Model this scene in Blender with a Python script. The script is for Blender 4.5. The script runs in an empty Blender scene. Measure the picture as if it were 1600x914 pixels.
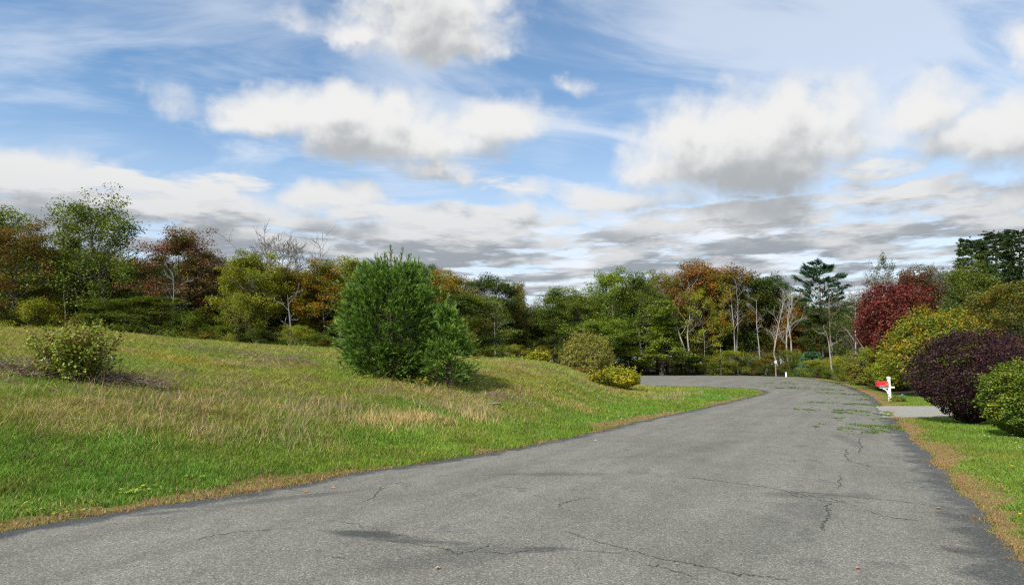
import bpy, math, random
import numpy as np
from math import radians as R_, sin, cos, pi
from mathutils import Vector

SC = bpy.context.scene
COL = SC.collection

# ---------------------------------------------------------------- camera
F = 1600 * 24 / 36.0
PITCH = math.atan((568 - 457) / F)
CAMH = 1.95
cam_d = bpy.data.cameras.new('camera'); cam = bpy.data.objects.new('camera', cam_d); COL.objects.link(cam)
cam_d.lens = 24; cam_d.sensor_width = 36; cam_d.clip_start = 0.1; cam_d.clip_end = 6000
cam.location = (0, 0, CAMH); cam.rotation_euler = (pi / 2 + PITCH, 0, 0)
SC.camera = cam

# ---------------------------------------------------------------- light
SUN_EL, SUN_AZ = 43.0, -138.0           # azimuth from +Y, clockwise (negative = left of the view)
sun_d = bpy.data.lights.new('sun', 'SUN'); sun = bpy.data.objects.new('sun', sun_d); COL.objects.link(sun)
sun_d.energy = 5.0; sun_d.angle = R_(0.9); sun_d.color = (1.0, 0.95, 0.86)
_e, _a = R_(SUN_EL), R_(SUN_AZ)
sdir = Vector((sin(_a) * cos(_e), cos(_a) * cos(_e), sin(_e)))     # towards the sun
sun.rotation_euler = sdir.to_track_quat('Z', 'Y').to_euler()
sun.location = (0, 0, 60)
SC.view_settings.view_transform = 'Standard'
SC.view_settings.look = 'None'
SC.view_settings.exposure = 0.22
SC.view_settings.gamma = 1.0
SC.render.engine = 'CYCLES'; SC.cycles.use_denoising = False; SC.cycles.pixel_filter_type = 'BLACKMAN_HARRIS'; SC.cycles.filter_width = 1.25
SC.cycles.max_bounces = 6; SC.cycles.diffuse_bounces = 3; SC.cycles.transmission_bounces = 3
SC.cycles.transparent_max_bounces = 4; SC.cycles.caustics_reflective = False; SC.cycles.caustics_refractive = False


def px_dir(px, py):
    dx, dy = (px - 800) / F, (457 - py) / F
    return np.array([dx, cos(PITCH) - dy * sin(PITCH), sin(PITCH) + dy * cos(PITCH)])


def azel(px, py):
    d = px_dir(px, py); d = d / np.linalg.norm(d)
    return math.atan2(d[0], d[1]), math.asin(d[2])


# ---------------------------------------------------------------- node helper
class NT:
    def __init__(s, tree): s.t = tree; s.n = tree.nodes; s.l = tree.links

    def node(s, typ, **kw):
        n = s.n.new(typ)
        for k, v in kw.items(): setattr(n, k, v)
        return n

    def put(s, sock, v):
        if isinstance(v, bpy.types.NodeSocket): s.l.new(v, sock)
        elif v is not None: sock.default_value = v

    def m(s, op, a, b=None, c=None, clamp=False):
        n = s.node('ShaderNodeMath', operation=op, use_clamp=clamp)
        for i, v in enumerate((a, b, c)):
            if v is not None: s.put(n.inputs[i], v)
        return n.outputs[0]

    def v(s, op, a, b=None, scale=None):
        n = s.node('ShaderNodeVectorMath', operation=op)
        s.put(n.inputs[0], a)
        if b is not None: s.put(n.inputs[1], b)
        if scale is not None: s.put(n.inputs['Scale'], scale)
        return n.outputs['Value'] if op in ('LENGTH', 'DOT_PRODUCT', 'DISTANCE') else n.outputs[0]

    def noise(s, vec, scale, detail=4, rough=0.55, dist=0.0, color=False, dim='3D'):
        n = s.node('ShaderNodeTexNoise', noise_dimensions=dim)
        s.put(n.inputs['Vector'], vec); n.inputs['Scale'].default_value = scale
        n.inputs['Detail'].default_value = detail; n.inputs['Roughness'].default_value = rough
        n.inputs['Distortion'].default_value = dist
        return n.outputs['Color'] if color else n.outputs['Fac']

    def voro(s, vec, scale, feature='F1', out='Distance'):
        n = s.node('ShaderNodeTexVoronoi', feature=feature)
        s.put(n.inputs['Vector'], vec); n.inputs['Scale'].default_value = scale
        return n.outputs[out]

    def step(s, x, a, b, lo=0.0, hi=1.0):
        n = s.node('ShaderNodeMapRange', interpolation_type='SMOOTHSTEP')
        s.put(n.inputs[0], x)
        for i, v in zip((1, 2, 3, 4), (a, b, lo, hi)): s.put(n.inputs[i], v)
        return n.outputs[0]

    def mix(s, f, a, b):
        n = s.node('ShaderNodeMix', data_type='RGBA')
        s.put(n.inputs[0], f)
        s.put(n.inputs[6], a if isinstance(a, bpy.types.NodeSocket) else (*a, 1))
        s.put(n.inputs[7], b if isinstance(b, bpy.types.NodeSocket) else (*b, 1))
        return n.outputs[2]

    def mul(s, a, b, f=1.0):
        n = s.node('ShaderNodeMix', data_type='RGBA', blend_type='MULTIPLY')
        s.put(n.inputs[0], f); s.put(n.inputs[6], a); s.put(n.inputs[7], b)
        return n.outputs[2]

    def sep(s, v):
        n = s.node('ShaderNodeSeparateXYZ'); s.put(n.inputs[0], v); return n.outputs

    def comb(s, x, y, z):
        n = s.node('ShaderNodeCombineXYZ')
        for i, v in enumerate((x, y, z)): s.put(n.inputs[i], v)
        return n.outputs[0]


# ---------------------------------------------------------------- world: Nishita sky with clouds
world = bpy.data.worlds.new('World'); SC.world = world; world.use_nodes = True
world.node_tree.nodes.clear()
# big clouds: pixel centre, half sizes (px), strength
CL = [(650, 18, 118, 72, 1.15), (540, 42, 110, 34, .8), (705, 70, 78, 42, .85),
      (520, 185, 200, 48, 1.0), (400, 195, 110, 32, .7), (620, 215, 120, 55, 1.05), (770, 185, 100, 48, .85), (680, 262, 50, 34, .95),
      (1170, 225, 165, 72, 1.2), (1230, 240, 90, 60, 1.0), (1050, 245, 110, 50, .8), (940, 305, 170, 30, .8),
      (1450, 165, 85, 58, .95), (1550, 205, 130, 52, 1.0), (1700, 190, 120, 60, .95), (1600, 55, 55, 50, .6),
      (90, 265, 110, 34, .95), (260, 318, 260, 38, .95), (40, 320, 150, 40, .75), (510, 305, 110, 28, .75),
      (900, 120, 60, 40, .4), (1500, 315, 160, 34, .8), (770, 345, 120, 24, .75), (600, 375, 130, 30, .8), (-160, 290, 200, 40, .8)]
g = bpy.data.node_groups.new('cloud_density', 'ShaderNodeTree')
g.interface.new_socket('dir', in_out='INPUT', socket_type='NodeSocketVector')
g.interface.new_socket('density', in_out='OUTPUT', socket_type='NodeSocketFloat')
q = NT(g); gi = q.node('NodeGroupInput'); go = q.node('NodeGroupOutput')
D = q.v('NORMALIZE', gi.outputs[0]); X, Y, Z = q.sep(D)
w1 = q.v('SUBTRACT', q.noise(D, 5.5, 3, .5, color=True), (.5, .5, .5))
w2 = q.v('SUBTRACT', q.noise(D, 19, 5, .6, color=True), (.5, .5, .5))
warp = q.v('ADD', q.v('MULTIPLY', w1, (.15, .07, 0)), q.v('MULTIPLY', w2, (.07, .035, 0)))
ae = q.v('ADD', q.comb(q.m('ARCTAN2', X, Y), q.m('ARCSINE', Z), 0.0), warp)
aex, aey, _z = q.sep(ae); ae = q.comb(aex, aey, q.m('MULTIPLY', aey, -1.0))
acc = None
for (cx, cy, rx, ry, w) in CL:
    a, e = azel(cx, cy)
    sc = (F * (1 + ((cx - 800) / F) ** 2)) if True else F
    ra, re = rx / sc * 1.10, ry / F * .84
    e -= re * .22      # flat bases: the lower half is much shallower than the upper
    d = q.v('LENGTH', q.v('MAXIMUM', q.v('MULTIPLY', q.v('SUBTRACT', ae, (a, e, -e)), (1 / ra, 1 / (re * 1.15), 1 / (re * .72))), (-99, 0, 0)))
    b = q.m('MULTIPLY_ADD', d, -0.85, w * .92)
    acc = b if acc is None else q.m('SMOOTH_MAX', acc, b, 0.25)
fb = q.noise(D, 8.0, 9, .57)
bl = q.node('ShaderNodeTexVoronoi', feature='F1'); q.put(bl.inputs['Vector'], q.v('ADD', D, q.v('SCALE', w2, scale=.06))); bl.inputs['Scale'].default_value = 17
bl.inputs['Detail'].default_value = 1.5; bl.inputs['Roughness'].default_value = .5
billow = q.m('SUBTRACT', .50, bl.outputs['Distance'])
blob = q.m('ADD', q.m('MAXIMUM', acc, -1.2), q.m('MULTIPLY', q.m('SUBTRACT', fb, .5), 1.15))
blob = q.m('ADD', blob, q.m('MULTIPLY_ADD', billow, .42, .20))
# a field of stratocumulus seen in perspective: everywhere low, scattered higher up
zc = q.m('ADD', q.m('MAXIMUM', Z, 0.0), .022)
P = q.comb(q.m('DIVIDE', X, zc), q.m('DIVIDE', Y, zc), 3.7)
sn = q.noise(P, 1.35, 7, .58)
sn2 = q.noise(P, .30, 2, .5)
El = q.m('ARCSINE', Z)
cover = q.m('MAXIMUM', q.step(El, .31, .20), q.m('MULTIPLY', q.m('MAXIMUM', q.step(q.m('ABSOLUTE', q.m('ARCTAN2', X, Y)), .75, 1.1), q.step(El, .62, .8)), .72))
strat = q.m('ADD', q.m('MULTIPLY', q.m('SUBTRACT', sn, .5), 6.2), q.m('MULTIPLY', q.m('SUBTRACT', sn2, .5), 1.6))
strat = q.m('ADD', strat, q.m('MULTIPLY_ADD', cover, 1.50, -1.2))
q.put(go.inputs[0], q.m('MAXIMUM', blob, strat))

W = NT(world.node_tree)
tc = W.node('ShaderNodeTexCoord').outputs['Generated']
dirn = W.v('NORMALIZE', tc)
DX, DY, DZ = W.sep(dirn)
sky = W.node('ShaderNodeTexSky', sky_type='NISHITA')
sky.sun_disc = False; sky.sun_elevation = R_(SUN_EL); sky.sun_rotation = R_(SUN_AZ)
sky.air_density = 1.0; sky.dust_density = 0.4; sky.ozone_density = 2.2; sky.altitude = 100


def dens(shift):
    n = W.node('ShaderNodeGroup'); n.node_tree = g
    W.put(n.inputs[0], W.v('ADD', dirn, shift)); return n.outputs[0]


K = 1 / 0.11
d0, d1, d2 = dens((0, 0, 0)), dens((-.010, 0, .014)), dens((-.006, 0, .050))
alpha = W.m('MULTIPLY', W.step(d0, -.20, .52), W.step(DZ, -.005, .015))
low = W.step(DZ, .30, .12)
relief = W.step(W.m('SUBTRACT', d1, d0), -.30, .34)
thick = W.m('ADD', W.m('MULTIPLY', W.step(d2, -.25, 1.05), .74), W.m('MULTIPLY', relief, .24), clamp=True)
thick = W.m('ADD', thick, W.m('MULTIPLY', low, .24), clamp=True)
c_hi = W.mix(low, (.75 * K, .75 * K, .745 * K), (.60 * K, .615 * K, .63 * K))
c_lo = W.mix(low, (.40 * K, .42 * K, .435 * K), (.29 * K, .32 * K, .355 * K))
ccol = W.mix(W.step(thick, .18, 1.0), c_hi, c_lo)
# high thin cirrus and the pale veil to the right
zc2 = W.m('ADD', W.m('MAXIMUM', DZ, 0.0), .30)
pv = W.comb(W.m('DIVIDE', DX, zc2), W.m('DIVIDE', DY, zc2), 1.3)
rot = W.node('ShaderNodeVectorRotate', rotation_type='Z_AXIS'); W.put(rot.inputs['Vector'], pv); rot.inputs['Angle'].default_value = R_(-14)
st = W.v('MULTIPLY', rot.outputs[0], (1.0, 2.6, 1))
ci = W.noise(st, 1.7, 9, .60, .9)
ci2 = W.noise(pv, 1.1, 4, .5)
veil = W.step(W.m('ARCTAN2', DX, DY), -.50, .60)
cir = W.m('MULTIPLY', W.step(W.m('ADD', ci, W.m('MULTIPLY', W.m('SUBTRACT', ci2, .5), 1.1)), .38, .74), .50)
cir = W.m('ADD', cir, W.m('MULTIPLY', veil, .13))
cir = W.m('ADD', cir, W.step(DZ, .38, .06, 0, .66), clamp=True)
skc = W.v('MULTIPLY', sky.outputs[0], (.98, 1.25, 1.34))
base = W.mix(cir, skc, (.75 * K, .79 * K, .85 * K))
colr = W.mix(alpha, base, ccol)
bg = W.node('ShaderNodeBackground'); W.put(bg.inputs[0], colr); bg.inputs[1].default_value = 0.11
world.cycles.sampling_method = 'MANUAL'; world.cycles.sample_map_resolution = 512
wo = W.node('ShaderNodeOutputWorld'); W.l.new(bg.outputs[0], wo.inputs[0])

# ---------------------------------------------------------------- generic helpers
def tag(o, label=None, cat=None, group=None, kind=None):
    if label: o['label'] = label
    if cat: o['category'] = cat
    if group: o['group'] = group
    if kind: o['kind'] = kind
    return o


def empty(name, loc, rz=0.0, label=None, cat=None, group=None):
    o = bpy.data.objects.new(name, None); COL.objects.link(o)
    o.location = loc; o.rotation_euler = (0, 0, rz); o.empty_display_size = .2
    return tag(o, label, cat, group)


def obj(name, me, parent=None, mat=None):
    o = bpy.data.objects.new(name, me); COL.objects.link(o)
    if parent: o.parent = parent
    if mat is not None:
        if not me.materials: me.materials.append(mat)
        o.material_slots[0].link = 'OBJECT'; o.material_slots[0].material = mat
    return o


def mesh_np(name, V, Fc, cols=None, smooth=False, floats=None):
    """V (n,3), Fc (m,k) all faces with k corners."""
    V = np.ascontiguousarray(V, dtype=np.float32); Fc = np.ascontiguousarray(Fc, dtype=np.int32)
    me = bpy.data.meshes.new(name); n, (mf, k) = len(V), Fc.shape
    me.vertices.add(n); me.vertices.foreach_set('co', V.ravel())
    me.loops.add(mf * k); me.loops.foreach_set('vertex_index', Fc.ravel())
    me.polygons.add(mf); me.polygons.foreach_set('loop_start', np.arange(0, mf * k, k, dtype=np.int32))
    try: me.polygons.foreach_set('loop_total', np.full(mf, k, dtype=np.int32))
    except Exception: pass
    if smooth: me.polygons.foreach_set('use_smooth', np.ones(mf, dtype=bool))
    me.update(calc_edges=True)
    if cols is not None:
        a = me.attributes.new('Col', 'FLOAT_COLOR', 'POINT')
        c4 = np.ones((n, 4), np.float32); c4[:, :3] = cols; a.data.foreach_set('color', c4.ravel())
    for kx, arr in (floats or {}).items():
        a = me.attributes.new(kx, 'FLOAT', 'POINT'); a.data.foreach_set('value', np.asarray(arr, np.float32))
    return me


def _hash(ix, iy, s):
    h = (ix.astype(np.int64) * 374761393 + iy.astype(np.int64) * 668265263 + s * 1442695041) & 0xffffffff
    h = ((h ^ (h >> 13)) * 1274126177) & 0xffffffff
    return ((h ^ (h >> 16)) & 0xffff) / 65535.0


def vnoise(x, y, s=0):
    ix, iy = np.floor(x), np.floor(y); fx, fy = x - ix, y - iy
    fx = fx * fx * (3 - 2 * fx); fy = fy * fy * (3 - 2 * fy)
    a, b, c, d = _hash(ix, iy, s), _hash(ix + 1, iy, s), _hash(ix, iy + 1, s), _hash(ix + 1, iy + 1, s)
    return a + (b - a) * fx + (c - a) * fy + (a - b - c + d) * fx * fy


def fbm(x, y, s=0, o=4):
    t, amp, tot = 0, 1.0, 0
    for i in range(o):
        t = t + amp * vnoise(x * 2 ** i, y * 2 ** i, s + i * 17); tot += amp; amp *= .5
    return t / tot


def sstep(x, a, b):
    t = np.clip((x - a) / (b - a), 0, 1); return t * t * (3 - 2 * t)


# ---------------------------------------------------------------- terrain
def base_z(x, y):
    r = np.hypot(x, y)
    return 0.5 * sstep(r, 50, 80)


def ground_hit_flat(px, py):
    d = px_dir(px, py); z = 0.0
    for _ in range(40):
        t = (z - CAMH) / d[2]; p = d * t
        z = .5 * z + .5 * float(base_z(p[0], p[1]))
    return np.array([p[0], p[1]])


# road edges (left, right) at matching stations
pairs_px = [((0, 832), (1600, 886)), ((200, 797), (1560, 836)), ((400, 767), (1530, 800)), ((560, 738), (1500, 765)), ((740, 711), (1450, 708)),
            ((900, 681), (1411, 671)), ((985, 661), (1399, 654)), ((1080, 641), (1384, 635)), ((1150, 625), (1352, 614)),
            ((1184, 617), (1322, 602)), ((1192, 612.5), (1290, 594.5)), ((1180, 608.5), (1235, 589)), ((1130, 605.5), (1150, 586.8)), ((1000, 603), (1000, 586.3))]
LE = [ground_hit_flat(*a) for a, b in pairs_px]; RE = [ground_hit_flat(*b) for a, b in pairs_px]
dl = LE[0] - LE[1]; dl /= np.linalg.norm(dl); dr = RE[0] - RE[1]; dr /= np.linalg.norm(dr)
LE = [LE[0] + dl * 40, LE[0] + dl * 14, LE[0] + dl * 5] + LE
RE = [RE[0] + dr * 40, RE[0] + dr * 14, RE[0] + dr * 5] + RE
LE += [np.array([2., 62.]), np.array([-10., 66.]), np.array([-24., 74.]), np.array([-40., 88.])]
RE += [np.array([-1., 82.]), np.array([-12., 84.]), np.array([-22., 90.]), np.array([-34., 104.])]
LE, RE = np.array(LE), np.array(RE)


def catmull(P, n):
    out = []; Q = np.vstack([2 * P[0] - P[1], P, 2 * P[-1] - P[-2]])
    for i in range(1, len(Q) - 2):
        for k in range(n):
            t = k / n; p0, p1, p2, p3 = Q[i - 1], Q[i], Q[i + 1], Q[i + 2]
            # centripetal-ish: damp tangents by local segment length
            L = np.linalg.norm(p2 - p1)
            m1 = (p2 - p0) / (np.linalg.norm(p1 - p0) + L + 1e-6) * L
            m2 = (p3 - p1) / (np.linalg.norm(p3 - p2) + L + 1e-6) * L
            h = t * t * (3 - 2 * t)
            out.append((2 * t ** 3 - 3 * t ** 2 + 1) * p1 + (t ** 3 - 2 * t ** 2 + t) * m1 + h * p2 + (t ** 3 - t ** 2) * m2)
    out.append(P[-1]); return np.array(out)


NS = 14
Lc, Rc = catmull(LE, NS), catmull(RE, NS)
kk = np.arange(len(Lc))
# ragged edge of the asphalt
nl = np.gradient(Lc, axis=0); nl /= np.linalg.norm(nl, axis=1)[:, None]; nr = np.gradient(Rc, axis=0); nr /= np.linalg.norm(nr, axis=1)[:, None]
jl = (fbm(Lc[:, 0] * 1.3, Lc[:, 1] * 1.3, 5) - .5) * .22; jr = (fbm(Rc[:, 0] * 1.3, Rc[:, 1] * 1.3, 9) - .5) * .30
Lc = Lc + np.stack([-nl[:, 1], nl[:, 0]], 1) * jl[:, None]; Rc = Rc + np.stack([-nr[:, 1], nr[:, 0]], 1) * jr[:, None]
# driveway: left the road at about (1400,655)-(1384,635) px
DV = [ground_hit_flat(1401, 652), ground_hit_flat(1384, 634.5), ground_hit_flat(1470, 634.8), ground_hit_flat(1560, 636), np.array([33., 27.5]), np.array([31., 22.]), ground_hit_flat(1550, 654), ground_hit_flat(1480, 651.5)]
DV[0] = DV[0] + np.array([-.6, 0]); DV[1] = DV[1] + np.array([-.8, 0]); DV = np.array(DV)


def seg_dist(px, py, poly, closed=False):
    n = len(poly) if closed else len(poly) - 1
    best = np.full(px.shape, 1e9)
    for i in range(n):
        a, b = poly[i], poly[(i + 1) % len(poly)]
        d = b - a; L2 = d @ d + 1e-12
        t = np.clip(((px - a[0]) * d[0] + (py - a[1]) * d[1]) / L2, 0, 1)
        best = np.minimum(best, (px - a[0] - t * d[0]) ** 2 + (py - a[1] - t * d[1]) ** 2)
    return np.sqrt(best)


def inside(px, py, poly):
    c = np.zeros(px.shape, bool); j = len(poly) - 1
    for i in range(len(poly)):
        xi, yi, xj, yj = poly[i][0], poly[i][1], poly[j][0], poly[j][1]
        c ^= ((yi > py) != (yj > py)) & (px < (xj - xi) * (py - yi) / (yj - yi + 1e-12) + xi)
        j = i
    return c


ROADPOLY = np.vstack([Lc, Rc[::-1]])


def road_d(x, y):
    """signed distance to the asphalt, negative inside"""
    x = np.atleast_1d(np.asarray(x, float)); y = np.atleast_1d(np.asarray(y, float))
    d = np.minimum(seg_dist(x, y, Lc), seg_dist(x, y, Rc))
    return np.where(inside(x, y, ROADPOLY), -d, d)


_grids = []
def _mkgrid(x0, x1, y0, y1, st):
    xs, ys = np.arange(x0, x1 + st, st), np.arange(y0, y1 + st, st); X_, Y_ = np.meshgrid(xs, ys)
    _grids.append((x0, x1, y0, y1, st, _exact_d(X_.ravel(), Y_.ravel()).reshape(X_.shape)))


def _exact_d(x, y):
    d = np.minimum(seg_dist(x, y, Lc), seg_dist(x, y, Rc))
    return np.where(inside(x, y, ROADPOLY), -d, d)


def road_d(x, y):
    """signed distance to the asphalt, negative inside (large arrays read a precomputed grid)"""
    x = np.atleast_1d(np.asarray(x, float)); y = np.atleast_1d(np.asarray(y, float))
    if len(x) < 400: return _exact_d(x, y)
    out = np.full(x.shape, 60.0)
    for (x0, x1, y0, y1, st, G_) in _grids:
        k = (x > x0) & (x < x1 - st) & (y > y0) & (y < y1 - st)
        fx, fy = (x[k] - x0) / st, (y[k] - y0) / st; ix, iy = fx.astype(int), fy.astype(int); fx -= ix; fy -= iy
        out[k] = (G_[iy, ix] * (1 - fx) + G_[iy, ix + 1] * fx) * (1 - fy) + (G_[iy + 1, ix] * (1 - fx) + G_[iy + 1, ix + 1] * fx) * fy
    return out


_mkgrid(-90, 90, -60, 130, .6); _mkgrid(-26, 30, 4, 64, .15); _mkgrid(-14, 14, 4, 24, .06)


def drive_d(x, y):
    d = seg_dist(x, y, DV, True); return np.where(inside(x, y, DV), -d, d)


RID = np.array([(-700, 500, 34), (-200, 507, 36), (0, 515, 38), (150, 520, 40), (300, 532, 41), (450, 543, 42), (540, 548, 43), (700, 557.5, 45),
                (740, 560, 46), (800, 562, 47), (850, 566, 48), (880, 573, 48), (920, 588, 49), (965, 601, 50), (1000, 603.5, 52), (1100, 608, 52), (1190, 612, 50)])
_ra = np.array([azel(p[0], 560)[0] for p in RID]); _rr = RID[:, 2] * 1.0
_rz = CAMH + (568 - RID[:, 1]) / F * RID[:, 2] * np.cos(_ra) * 1.0
_rz = np.where(RID[:, 0] >= 1190, 0, np.maximum(_rz, 0))


def mound(x, y, rd):
    az = np.arctan2(x, y); r = np.hypot(x, y)
    zr = np.interp(az, _ra, _rz); rr = np.interp(az, _ra, _rr)
    zr = zr * sstep(az, -2.6, -1.2) * (az < _ra[-1])
    e = np.interp(az, _ea, _er)
    s = (r - e) / np.maximum(rr - e, 3.0)
    s1 = np.clip(s, 0, 1)
    up = s1 * (1.45 - .45 * s1 ** 2) * .93 + .07 * s1
    up = np.clip(up, 0, None)
    up = np.where(s > 1, 1.0 - np.clip((r - rr) * .016, 0, .35), up)
    return zr * up * sstep(rd, -.2, 5.5) ** .8 * (s > 0)


# range of the near left road edge by azimuth
_la = np.arctan2(Lc[:, 0], Lc[:, 1]); _lr = np.hypot(Lc[:, 0], Lc[:, 1])
_kmax = int(np.argmax(np.where(np.arange(len(Lc)) < (len(LE) - 4) * NS, _la, -9)))
_sel = slice(3 * NS - 20, _kmax + 1)
_ea, _er = _la[_sel], _lr[_sel]
_o = np.argsort(_ea); _ea, _er = _ea[_o], _er[_o]


def micro(x, y, rd):
    return (fbm(x * .5, y * .5, 3, 3) - .5) * .22 * sstep(rd, .6, 6) + (fbm(x * 2.2, y * 2.2, 8, 2) - .5) * .07 * sstep(rd, .3, 2.5)


def lawn_rise(x, y):
    return 0.0 * x


def ground_z(x, y, rd=None):
    x = np.atleast_1d(np.asarray(x, float)); y = np.atleast_1d(np.asarray(y, float))
    if rd is None: rd = road_d(x, y)
    amp = np.where(np.arctan2(x, y) < _ra[-1] + .02, 1.0, .35)
    z = base_z(x, y) + mound(x, y, rd) + micro(x, y, rd) * amp + .012 * sstep(rd, 0, .5)
    dd = drive_d(x, y)
    z = np.where(dd < .15, np.minimum(z, base_z(x, y) - .03), z)
    return np.where(rd < 0.04, base_z(x, y) - .06, z)


def gz(x, y): return float(ground_z([x], [y])[0])


def hit(px, py, rmin=4.0, rmax=140):
    """first point of the ground seen at a pixel"""
    d = px_dir(px, py); d = d / d[1]
    t = np.arange(rmin, rmax, .25)
    z = ground_z(d[0] * t, t); ray = CAMH + d[2] * t
    k = np.argmax(ray <= z)
    if ray[k] > z[k]: k = len(t) - 1
    return np.array([d[0] * t[k], t[k], z[k]])


def at(px, Yd, py=568):
    """ground point in the column px at depth Yd"""
    d = px_dir(px, py); x = d[0] / d[1] * Yd
    return np.array([x, Yd, gz(x, Yd)])


def z_at(py, Yd, px=800):
    d = px_dir(px, py); return CAMH + d[2] / d[1] * Yd


# colour of the turf, used by the soil sheet and by each blade
def turf(x, y, rd, dd):
    """returns (green colour, straw amount, dirt amount)"""
    left = np.arctan2(x, y) < _ra[-1] + .02
    a = fbm(x * .35, y * .35, 21, 4); b = fbm(x * 1.1 + 5, y * 1.1, 33, 4); c = fbm(x * .16, y * .22 + 9, 41, 3)
    fld = sstep(rd + (a - .5) * 6.0 + (b - .5) * 2, 2.6, 6.0)          # 0 = mown verge, 1 = rough field
    straw = np.where(left, fld * sstep(.35 * a + .35 * b + .30 * fbm(x * 2.6, y * 2.6, 29, 3) + (c - .5) * .25, .47, .62) * .72 + .06, .04 + .12 * sstep(b, .55, .75))
    e2 = fbm(x * .55 + 7, y * .55, 63, 4)
    edge = sstep(rd + (b - .5) * .9 + (e2 - .5) * 3.0, .50, .0) * .85
    edge = np.where(left, edge, sstep(rd + (b - .5) * 1.3 + (e2 - .5) * 1.8, .70, .1))
    edge = np.maximum(edge, sstep(dd, .35, .05) * .8)
    dirt = fld * left * sstep(fbm(x * .22 + 3, y * .45, 55, 4), .56, .68) * .8
    gr = np.stack([.100 + .11 * a, .215 + .09 * b, .024 + 0 * a], -1)
    gf = np.stack([.165 + .17 * a, .245 + .10 * b, .036 + 0 * a], -1)
    gl = np.stack([.120 + .10 * b, .225 + .08 * a, .028 + 0 * a], -1)
    g_ = gr * (1 - fld[..., None]) + gf * fld[..., None]
    g_ = np.where(left[..., None], g_, gl)
    return g_, straw, edge, dirt


# ---------------------------------------------------------------- materials
def new_mat(name):
    m = bpy.data.materials.new(name); m.use_nodes = True; m.node_tree.nodes.clear(); return m, NT(m.node_tree)


def finish(t, shader):
    o = t.node('ShaderNodeOutputMaterial'); t.l.new(shader, o.inputs[0])


def principled(t, col, rough=.8, bump=None, bstr=.3, bdist=.02, spec=.4):
    p = t.node('ShaderNodeBsdfPrincipled')
    t.put(p.inputs['Base Color'], col if isinstance(col, bpy.types.NodeSocket) else (*col, 1)); t.put(p.inputs['Roughness'], rough)
    p.inputs['Specular IOR Level'].default_value = spec
    if bump is not None:
        b = t.node('ShaderNodeBump'); b.inputs['Strength'].default_value = bstr; b.inputs['Distance'].default_value = bdist
        t.put(b.inputs['Height'], bump); t.l.new(b.outputs[0], p.inputs['Normal'])
    return p.outputs[0]


def leaf_mat(name, c1, c2, trans=.24, scale=.35, var=.5, bias=.5, c3=None, rough=.55, gloss=.25, zg=0., tip=False):
    m, t = new_mat(name)
    tcn = t.node('ShaderNodeTexCoord').outputs['Object']
    inf = t.node('ShaderNodeObjectInfo')
    pos = t.v('ADD', tcn, t.v('SCALE', t.comb(inf.outputs['Random'], inf.outputs['Random'], 0.0), scale=37.0))
    n = t.noise(pos, scale, 3, .6)
    geo = t.node('ShaderNodeNewGeometry')
    isl = geo.outputs['Random Per Island']
    n = t.m('ADD', n, t.m('MULTIPLY', t.m('SUBTRACT', isl, .5), .35))
    if zg: n = t.m('ADD', n, t.m('MULTIPLY', t.m('SUBTRACT', t.sep(tcn)[2], 2.0), zg))       # upper leaves have turned first
    f = t.step(n, bias - .13, bias + .13)
    if tip:                                                  # this year's growth at the shoot ends is lighter
        ta = t.node('ShaderNodeAttribute'); ta.attribute_name = 'tip'; f = t.m('ADD', t.m('MULTIPLY', f, .25), t.m('MULTIPLY', t.step(ta.outputs['Fac'], .25, .95), .75))
    col = t.mix(f, c1, c2)
    if c3 is not None:
        n3 = t.noise(t.v('ADD', pos, (7, 3, 1)), scale * 1.7, 3, .6)
        if zg: n3 = t.m('ADD', n3, t.m('MULTIPLY', t.m('SUBTRACT', t.sep(tcn)[2], 3.2), zg * .5))
        col = t.mix(t.step(t.m('ADD', n3, t.m('MULTIPLY', isl, .12)), .60, .70), col, c3)
    br = t.m('MULTIPLY_ADD', t.m('FRACT', t.m('MULTIPLY', isl, 7.31)), var, 1 - var * .5)
    n4 = t.m('MULTIPLY_ADD', inf.outputs['Random'], .3, .85)
    col = t.v('SCALE', col, scale=t.m('MULTIPLY', t.m('MULTIPLY', br, n4), .88))
    p = t.node('ShaderNodeBsdfPrincipled'); t.put(p.inputs['Base Color'], col); p.inputs['Roughness'].default_value = rough
    p.inputs['Specular IOR Level'].default_value = gloss
    tr = t.node('ShaderNodeBsdfTranslucent'); t.put(tr.inputs[0], t.v('MULTIPLY', col, (1.25, 1.15, .6)))
    mx = t.node('ShaderNodeMixShader'); mx.inputs[0].default_value = trans
    t.l.new(p.outputs[0], mx.inputs[1]); t.l.new(tr.outputs[0], mx.inputs[2]); finish(t, mx.outputs[0])
    return m


def bark_mat(name, c1, c2, scale=6):
    m, t = new_mat(name); tcn = t.node('ShaderNodeTexCoord').outputs['Object']
    s = t.v('MULTIPLY', tcn, (1, 1, .25))
    n = t.noise(s, scale, 5, .65); n2 = t.noise(tcn, 1.3, 3, .5)
    col = t.mix(t.step(t.m('ADD', t.m('MULTIPLY', n, .6), t.m('MULTIPLY', n2, .4)), .35, .65), c1, c2)
    finish(t, principled(t, col, .9, n, .6, .05, .2)); return m


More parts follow.
